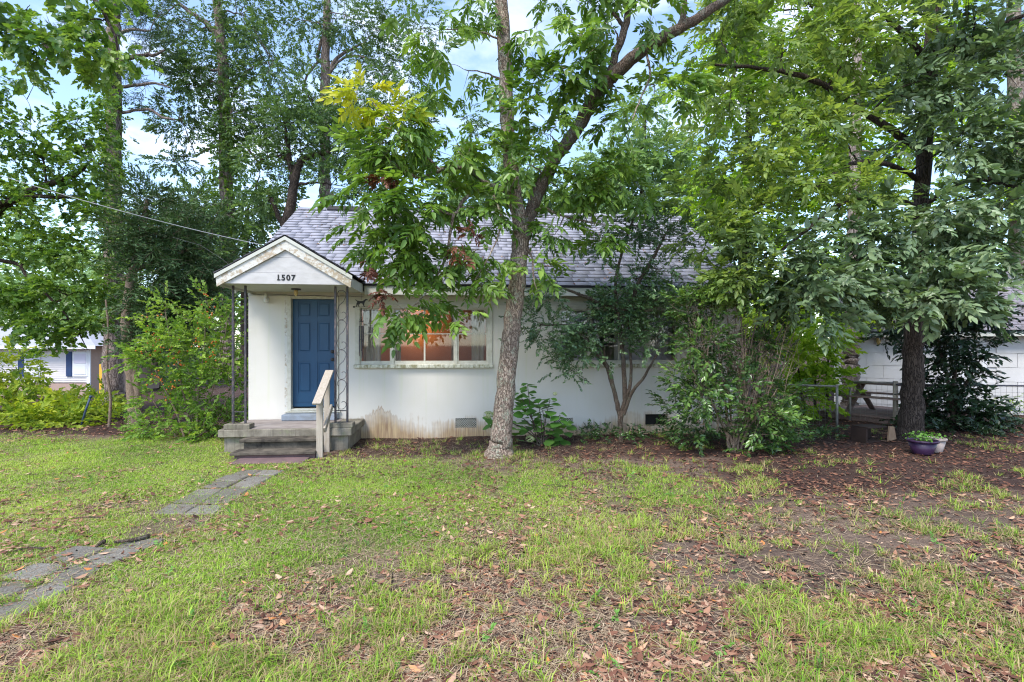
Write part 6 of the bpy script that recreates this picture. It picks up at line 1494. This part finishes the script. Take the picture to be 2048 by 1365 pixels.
# ---------------------------------------------------------------- lawn, leaf litter, straw
_ph = rng.uniform(0, 6.28, 40); _k = rng.normal(0, 1, (40, 2)); _k /= np.linalg.norm(_k, axis=1)[:, None]
def lump(x, y, f, s0=0):
    o = 0
    for i in range(8): o = o + np.sin((x * _k[s0 + i, 0] + y * _k[s0 + i, 1]) * f * (0.6 + .22 * i) + _ph[s0 + i])
    return o / 2.9                                                # about -1..1

# bare grey-brown dirt patches
BARE = [(*on_ground(1930, 1035)[:2], .75, .42), (*on_ground(1560, 1110)[:2], .38, .2), (*on_ground(1800, 1085)[:2], .45, .16), (*on_ground(1480, 1170)[:2], .25, .12), (*on_ground(1380, 1095)[:2], .3, .1), (*on_ground(1650, 1180)[:2], .22, .12)]
def bare(x, y):
    o = np.zeros_like(x)
    for bx_, by_, rx_, ry_ in BARE: o = np.maximum(o, np.clip(1.5 - np.hypot((x - bx_) / rx_, (y - by_) / ry_), 0, 1))
    return o
def blocked(x, y):
    z = ((x > -4.06) & (x < -1.95) & (y > 9.2)) | ((x > -3.68) & (x < -2.2) & (y > 8.55) & (y < 9.3)) | ((x > -3.5) & (x < -2.45) & (y > 8.3) & (y < 8.8)) | ((x > -4.1) & (x < 5.65) & (y > 10.38))
    return z | (np.hypot(x - .55, y - 8.36) < .2)
def on_paver(x, y, r=.14):
    z = np.zeros(len(x), bool)
    for p in PAVERS: z |= (np.abs(x - p[0]) + np.abs(y - p[1])) < r * 1.45
    return z

def ground_points(n, c0, c1, spread=1.4, power=1.0):
    """points over the ground seen by the eye, evenly per square metre when power is 1"""
    u = rng.random(n); c = np.sqrt(c0 ** 2 + u * (c1 ** 2 - c0 ** 2)) if power == 1 else c0 * (c1 / c0) ** u
    l = rng.uniform(-1, 1, n) * spread * c
    return SA * c + CA * l, CA * c - SA * l

# tufts
N = 262000
x, y = ground_points(N, 1.9, 11.3, power=0)
px, py = to_px(x, y)
dn = grid_at(GR, px, py)
dn = dn * (1 - .95 * bare(x, y))
pat = .5 + .6 * lump(x, y, 2.6) + .45 * lump(x, y, 8, 8)
thr = np.maximum(np.clip(1.2 * dn - .20 + .55 * (pat - .5) * np.clip(1.6 - dn, .35, 1), 0, 1) ** 1.2, .16 * dn)
thr = thr * np.where(x * SA + y * CA < 4.6, .62, 1.0)
keep = (rng.random(N) < thr) & ~blocked(x, y)
pv = on_paver(x, y); mid_ = (py > 985) & (py < 1088); keep &= ~(pv & (rng.random(N) < np.where(mid_, .40, .94)))
x, y, px, py, dn = x[keep], y[keep], px[keep], py[keep], dn[keep]
thin = dn < .47
keep = ~thin | (rng.random(len(x)) < .34); x, y, px, py, dn, thin = x[keep], y[keep], px[keep], py[keep], dn[keep], thin[keep]
nt = len(x); bpt = np.where(thin, rng.integers(10, 26, nt), rng.integers(5, 13, nt))
cdist = x * SA + y * CA
size_t = rng.uniform(.6, 1.25, nt) * np.where(thin, rng.uniform(1.0, 1.8, nt), .85)
ti = np.repeat(np.arange(nt), bpt); nb_ = len(ti)
lush = np.clip((dn[ti] - .32) * 2.4, 0, 1)
bxx = x[ti] + rng.normal(0, .022, nb_) * (1 + lush); byy = y[ti] + rng.normal(0, .022, nb_) * (1 + lush)
ang = rng.uniform(0, 2 * math.pi, nb_); lean = np.abs(rng.normal(.75, .42, nb_)); H_ = rng.uniform(.022, .066, nb_) * size_t[ti] * (1.15 - .25 * lush); Wd = rng.uniform(.0013, .0029, nb_) * (1 + .09 * cdist[ti])
dx, dy = np.cos(ang), np.sin(ang); sx_, sy_ = -dy * Wd, dx * Wd
bz = gz(bxx, byy) - .004
mx_, my_ = bxx + dx * H_ * lean * .45, byy + dy * H_ * lean * .45
tx, ty = bxx + dx * H_ * lean * 1.25, byy + dy * H_ * lean * 1.25
mz = bz + H_ * .62; tz = bz + H_ * (1.0 - .32 * lean)
near = cdist[ti] < 4.6
far_ = ~near
kn, kf = int(near.sum()), int(far_.sum())
Va = np.empty((kn, 5, 3), np.float32); q = near
Va[:, 0] = np.stack([bxx - sx_, byy - sy_, bz], 1)[q]; Va[:, 1] = np.stack([bxx + sx_, byy + sy_, bz], 1)[q]
Va[:, 2] = np.stack([mx_ + sx_ * .8, my_ + sy_ * .8, mz], 1)[q]; Va[:, 3] = np.stack([mx_ - sx_ * .8, my_ - sy_ * .8, mz], 1)[q]; Va[:, 4] = np.stack([tx, ty, np.maximum(tz, bz + .006)], 1)[q]
Vb = np.empty((kf, 3, 3), np.float32); q = far_
Vb[:, 0] = np.stack([bxx - sx_ * 1.25, byy - sy_ * 1.25, bz], 1)[q]; Vb[:, 1] = np.stack([bxx + sx_ * 1.25, byy + sy_ * 1.25, bz], 1)[q]; Vb[:, 2] = np.stack([tx, ty, np.maximum(tz, bz + .006)], 1)[q]
k = (np.arange(kn) * 5)[:, None]
L = np.concatenate([np.concatenate([k + np.array([0, 1, 2, 3]), k + np.array([3, 2, 4])], 1).ravel(), kn * 5 + np.arange(kf * 3)]); S = np.concatenate([np.tile([4, 3], kn), np.full(kf, 3)])
V = np.concatenate([Va.reshape(-1, 3), Vb.reshape(-1, 3)])
tint_t = np.clip(.50 + .22 * lump(x, y, 1.6, 16) + rng.normal(0, .12, nt) + .12 * np.clip((600 - px) / 600, -1, 1), 0, 1)
tn = np.clip(tint_t[ti] + rng.normal(0, .24, nb_), 0, 1)
dry = rng.random(nb_) < np.clip(.09 + .38 * (1 - lush), 0, .48)
tn = np.where(dry, -1 + rng.random(nb_) * .5, tn)                 # dry blades sit below zero on the colour scale
t = NT('grass'); tin = t.attr('tint'); c = t.ramp(t.math('ADD', t.math('MULTIPLY', tin, .5), .5), [(0.0, (0.34, 0.25, 0.12)), (0.24, (0.46, 0.37, 0.18)), (0.5, (0.125, 0.255, 0.026)), (0.75, (0.28, 0.455, 0.042)), (1.0, (0.47, 0.59, 0.085))])
t.set(c, .55, .25); tr_ = t.n('ShaderNodeBsdfTranslucent'); t.l(c, tr_.inputs['Color']); mxs = t.n('ShaderNodeMixShader'); mxs.inputs[0].default_value = .3
t.l(t.bsdf.outputs[0], mxs.inputs[1]); t.l(tr_.outputs[0], mxs.inputs[2]); t.l(mxs.outputs[0], t.out.inputs['Surface']); M['grass'] = t.mat
o = np_mesh('grass', V, L, S, M['grass'], None, None, {'tint': np.concatenate([np.repeat(tn[near], 5), np.repeat(tn[far_], 3)])}, kind='stuff'); tag(o, 'patchy bright green lawn grass with dry tufts', 'grass', kind='stuff')
print('blades', nb_)

# leaf litter: curled dead leaves lying flat
def litter(n, c0, c1, dens, size, name, label, colf, power=0):
    x, y = ground_points(n, c0, c1, power=power); px, py = to_px(x, y)
    keep = (rng.random(n) < dens(x, y, px, py)) & ~blocked(x, y)
    keep &= ~(on_paver(x, y) & (rng.random(n) < .6))
    x, y, px, py = x[keep], y[keep], px[keep], py[keep]; n = len(x)
    a = rng.uniform(0, 6.28, n); Ls = size[0] + (size[1] - size[0]) * rng.beta(1.1, 2.2, n); Ws = Ls * rng.uniform(.28, .5, n); cu = rng.uniform(-.25, .45, n) * Ls
    d = np.stack([np.cos(a), np.sin(a), rng.normal(0, .18, n)], 1); s = np.stack([-np.sin(a), np.cos(a), rng.normal(0, .22, n)], 1)
    P = np.stack([x, y, gz(x, y) + rng.uniform(.004, .022, n)], 1)
    V = np.empty((n, 6, 3), np.float32); zz = np.zeros((n, 3)); zz[:, 2] = cu
    h, w_ = Ls[:, None] / 2, Ws[:, None] / 2
    V[:, 0] = P - d * h + zz * .6; V[:, 1] = P - d * h * .25 + s * w_ + zz * .25; V[:, 2] = P + d * h * .35 + s * w_ * .8 + zz * .2; V[:, 3] = P + d * h + zz * .5; V[:, 4] = P + d * h * .35 - s * w_ * .8 + zz * .2; V[:, 5] = P - d * h * .25 - s * w_ + zz * .25
    V[:, :, 2] = np.maximum(V[:, :, 2], gz(V[:, :, 0], V[:, :, 1]) + .003)
    k = (np.arange(n) * 6)[:, None]; L = np.concatenate([k + np.array([0, 3, 2, 1]), k + np.array([0, 5, 4, 3])], 1).ravel()
    o = np_mesh(name, V.reshape(-1, 3), L, np.full(2 * n, 4), M['litter'], None, None, {'tint': np.repeat(colf(x, y, px, py, n), 6)}, kind='stuff'); tag(o, label, 'leaf litter', kind='stuff'); print(name, n)
t = NT('litter'); c = t.ramp(t.attr('tint'), [(0.0, (0.030, 0.018, 0.014)), (0.25, (0.07, 0.032, 0.024)), (0.5, (0.18, 0.080, 0.05)), (0.75, (0.33, 0.17, 0.105)), (0.92, (0.52, 0.35, 0.24)), (1.0, (0.50, 0.20, 0.06))]); t.set(c, .8, .2); M['litter'] = t.mat
def lit_d(x, y, px, py): return np.clip(1.02 - .85 * grid_at(GR, px, py) + .42 * lump(x, y, 2.1, 8) + .25 * lump(x, y, 7, 24), .04, 1) * (1 - .8 * bare(x, y))
def lit_c(x, y, px, py, n): back = np.clip((1010 - py) / 60, 0, 1) * np.clip((px - 560) / 100, 0, 1); return np.clip(rng.beta(2.2, 2.0, n) * (1 - .36 * back) - .04 * back + .05, 0, 1)
litter(100000, 2.0, 12.2, lit_d, (.018, .11), 'leaf_litter', 'brown fallen leaves strewn through the thin lawn and under the trees', lit_c)
litter(14000, 8.0, 15.0, lambda x, y, px, py: np.clip((px - 1350) / 200, 0, 1) * (py < 960) + np.clip((560 - px) / 100, 0, 1) * (py < 872) * .8, (.05, .12), 'shade_litter', 'dark mulch of old leaves under the shrubs at the back', lambda x, y, px, py, n: np.clip(rng.beta(1.6, 2.4, n), 0, 1), power=1)

# straw: dead stems and pine needles lying on the soil
N = 150000; x, y = ground_points(N, 1.9, 10.5, power=0); px, py = to_px(x, y); keep = (rng.random(N) < np.clip(1.0 - .3 * grid_at(GR, px, py), .1, 1) * (1 - .7 * bare(x, y)) * np.where(px > 1250, np.where(py < 1020, .12, .5), 1)) & ~blocked(x, y)
keep &= ~(on_paver(x, y) & (rng.random(N) < .7))
x, y = x[keep], y[keep]; n = len(x); a = rng.uniform(0, 6.28, n); Ls = rng.uniform(.03, .13, n); Ws = rng.uniform(.0009, .0022, n)
P = np.stack([x, y, gz(x, y) + rng.uniform(.008, .028, n)], 1); d = np.stack([np.cos(a), np.sin(a), rng.normal(0, .12, n)], 1) * Ls[:, None] / 2; s = np.stack([-np.sin(a), np.cos(a), 0 * a], 1) * Ws[:, None]
V = np.stack([P - d - s, P - d + s, P + d + s, P + d - s], 1); k = (np.arange(n) * 4)[:, None]
t = NT('straw'); c = t.ramp(t.attr('tint'), [(0.0, (0.14, 0.085, 0.055)), (0.5, (0.32, 0.22, 0.14)), (1.0, (0.56, 0.45, 0.30))]); t.set(c, .75, .2); M['straw'] = t.mat
o = np_mesh('straw', V.reshape(-1, 3), (k + np.arange(4)).ravel(), np.full(n, 4), M['straw'], None, None, {'tint': np.repeat(rng.beta(2, 1.7, n), 4)}, kind='stuff'); tag(o, 'pale dead grass stems and needles lying on the soil', 'straw', kind='stuff')

# ground cover of ivy and weeds along the wall and under the shrubs
def cover(n, xr, yr, size, leaf, label, tpls, name, lift=(.02, .22), tm=0.0):
    px = rng.uniform(*xr, n); py = rng.uniform(*yr, n); P = []
    for a_, b_ in zip(px, py):
        p = on_ground(a_, b_); P.append((p.x, p.y, float(gz(p.x, p.y)) + random.uniform(*lift)))
    P = np.array(P); keep = ~blocked(P[:, 0], P[:, 1]); P = P[keep]; n = len(P)
    D = rng.normal(0, .7, (n, 3)); D[:, 2] = np.abs(D[:, 2]) * .6
    v, l, s_, m_, t_ = strew(tpls, P, D, size * rng.uniform(.6, 1.3, n), tint_shift=rng.normal(tm, .12, n))
    o = np_mesh(name, v, l, s_, [M[leaf], M['bark_twig']], None, m_, {'tint': t_}, kind='stuff'); tag(o, label, 'ground cover', kind='stuff')
cover(230, (1150, 1440), (872, 892), .22, 'leaf_camellia', 'dark ivy and weeds along the foot of the cottage wall', SPR_SMALL, 'wall_ivy', (.0, .22), -.1)
cover(90, (1500, 1680), (862, 890), .24, 'leaf_camellia', 'low dark weeds between the camellia and the fence', SPR_SMALL, 'fence_weeds', (0, .12), -.1)
cover(130, (1780, 2040), (846, 876), .26, 'leaf_darkglossy', 'dark seedlings under the evergreen bush by the garage fence', SPR_GLOSSY, 'shade_seedlings', (0, .2), .1)
cover(110, (240, 450), (862, 884), .24, 'leaf_berry', 'leafy weeds under the berry bush', SPR_SMALL, 'bush_weeds', (0, .2), -.1)
cover(70, (1980, 2100), (790, 850), .3, 'leaf_bright', 'thin green saplings in front of the garage wall', SPR_SMALL, 'wall_saplings', (.1, .6), -.1)
cover(150, (100, 1900), (930, 1360), .11, 'leaf_hydrangea', 'small broad-leaved weeds scattered through the lawn', SPR_GLOSSY, 'lawn_weeds', (.0, .02), .1)

# dead leaves caught on the roof
P = []
for i in range(420):
    if i < 60: x_, s0 = -1.55 + random.gauss(0, .16), random.uniform(.02, .10)
    else: x_, s0 = random.uniform(-3.9, 5.6), random.random() ** 1.5
    P.append((x_, EY + (RY - EY) * s0, EZ + (RZ - EZ) * s0 + .022))
P = np.array(P); n = len(P); a = rng.uniform(0, 6.28, n); sl = np.array([0, math.cos(math.atan(slope)), math.sin(math.atan(slope))])
d = np.stack([np.cos(a), 0 * a, 0 * a], 1) + np.sin(a)[:, None] * sl; s = np.stack([-np.sin(a), 0 * a, 0 * a], 1) + np.cos(a)[:, None] * sl
Ls, Ws = rng.uniform(.02, .05, n)[:, None], rng.uniform(.008, .018, n)[:, None]; up_ = np.array([0, -.5, .85])
V = np.stack([P - d * Ls, P + s * Ws + up_ * .012, P + d * Ls, P - s * Ws + up_ * .012], 1); k = (np.arange(n) * 4)[:, None]
o = np_mesh('roof_leaves', V.reshape(-1, 3), (k + np.arange(4)).ravel(), np.full(n, 4), M['litter'], None, None, {'tint': np.repeat(rng.beta(2, 2.5, n), 4)}, kind='stuff'); tag(o, 'dead leaves caught on the cottage roof and in its valley', 'leaf litter', kind='stuff')

# small fallen twigs
tw = MB(); gx_, gy_ = ground_points(320, 2.2, 10.5)
for a_, b_ in zip(gx_, gy_):
    if blocked(np.array([a_]), np.array([b_]))[0]: continue
    L_ = random.uniform(.05, .28); th = random.uniform(0, 6.28); z_ = float(gz(a_, b_)) + .016
    p = Vector((a_, b_, z_)); q = p + Vector((math.cos(th) * L_, math.sin(th) * L_, random.uniform(0, .02))); tw.tube([p, p.lerp(q, .5) + rv(.008) + Vector((0, 0, .008)), q], [.004, .003, .0015], 4, cap=False)
tag(tw.build('fallen_twigs', M['bark_twig'], kind='stuff'), 'thin fallen twigs scattered over the yard', 'twigs', kind='stuff')
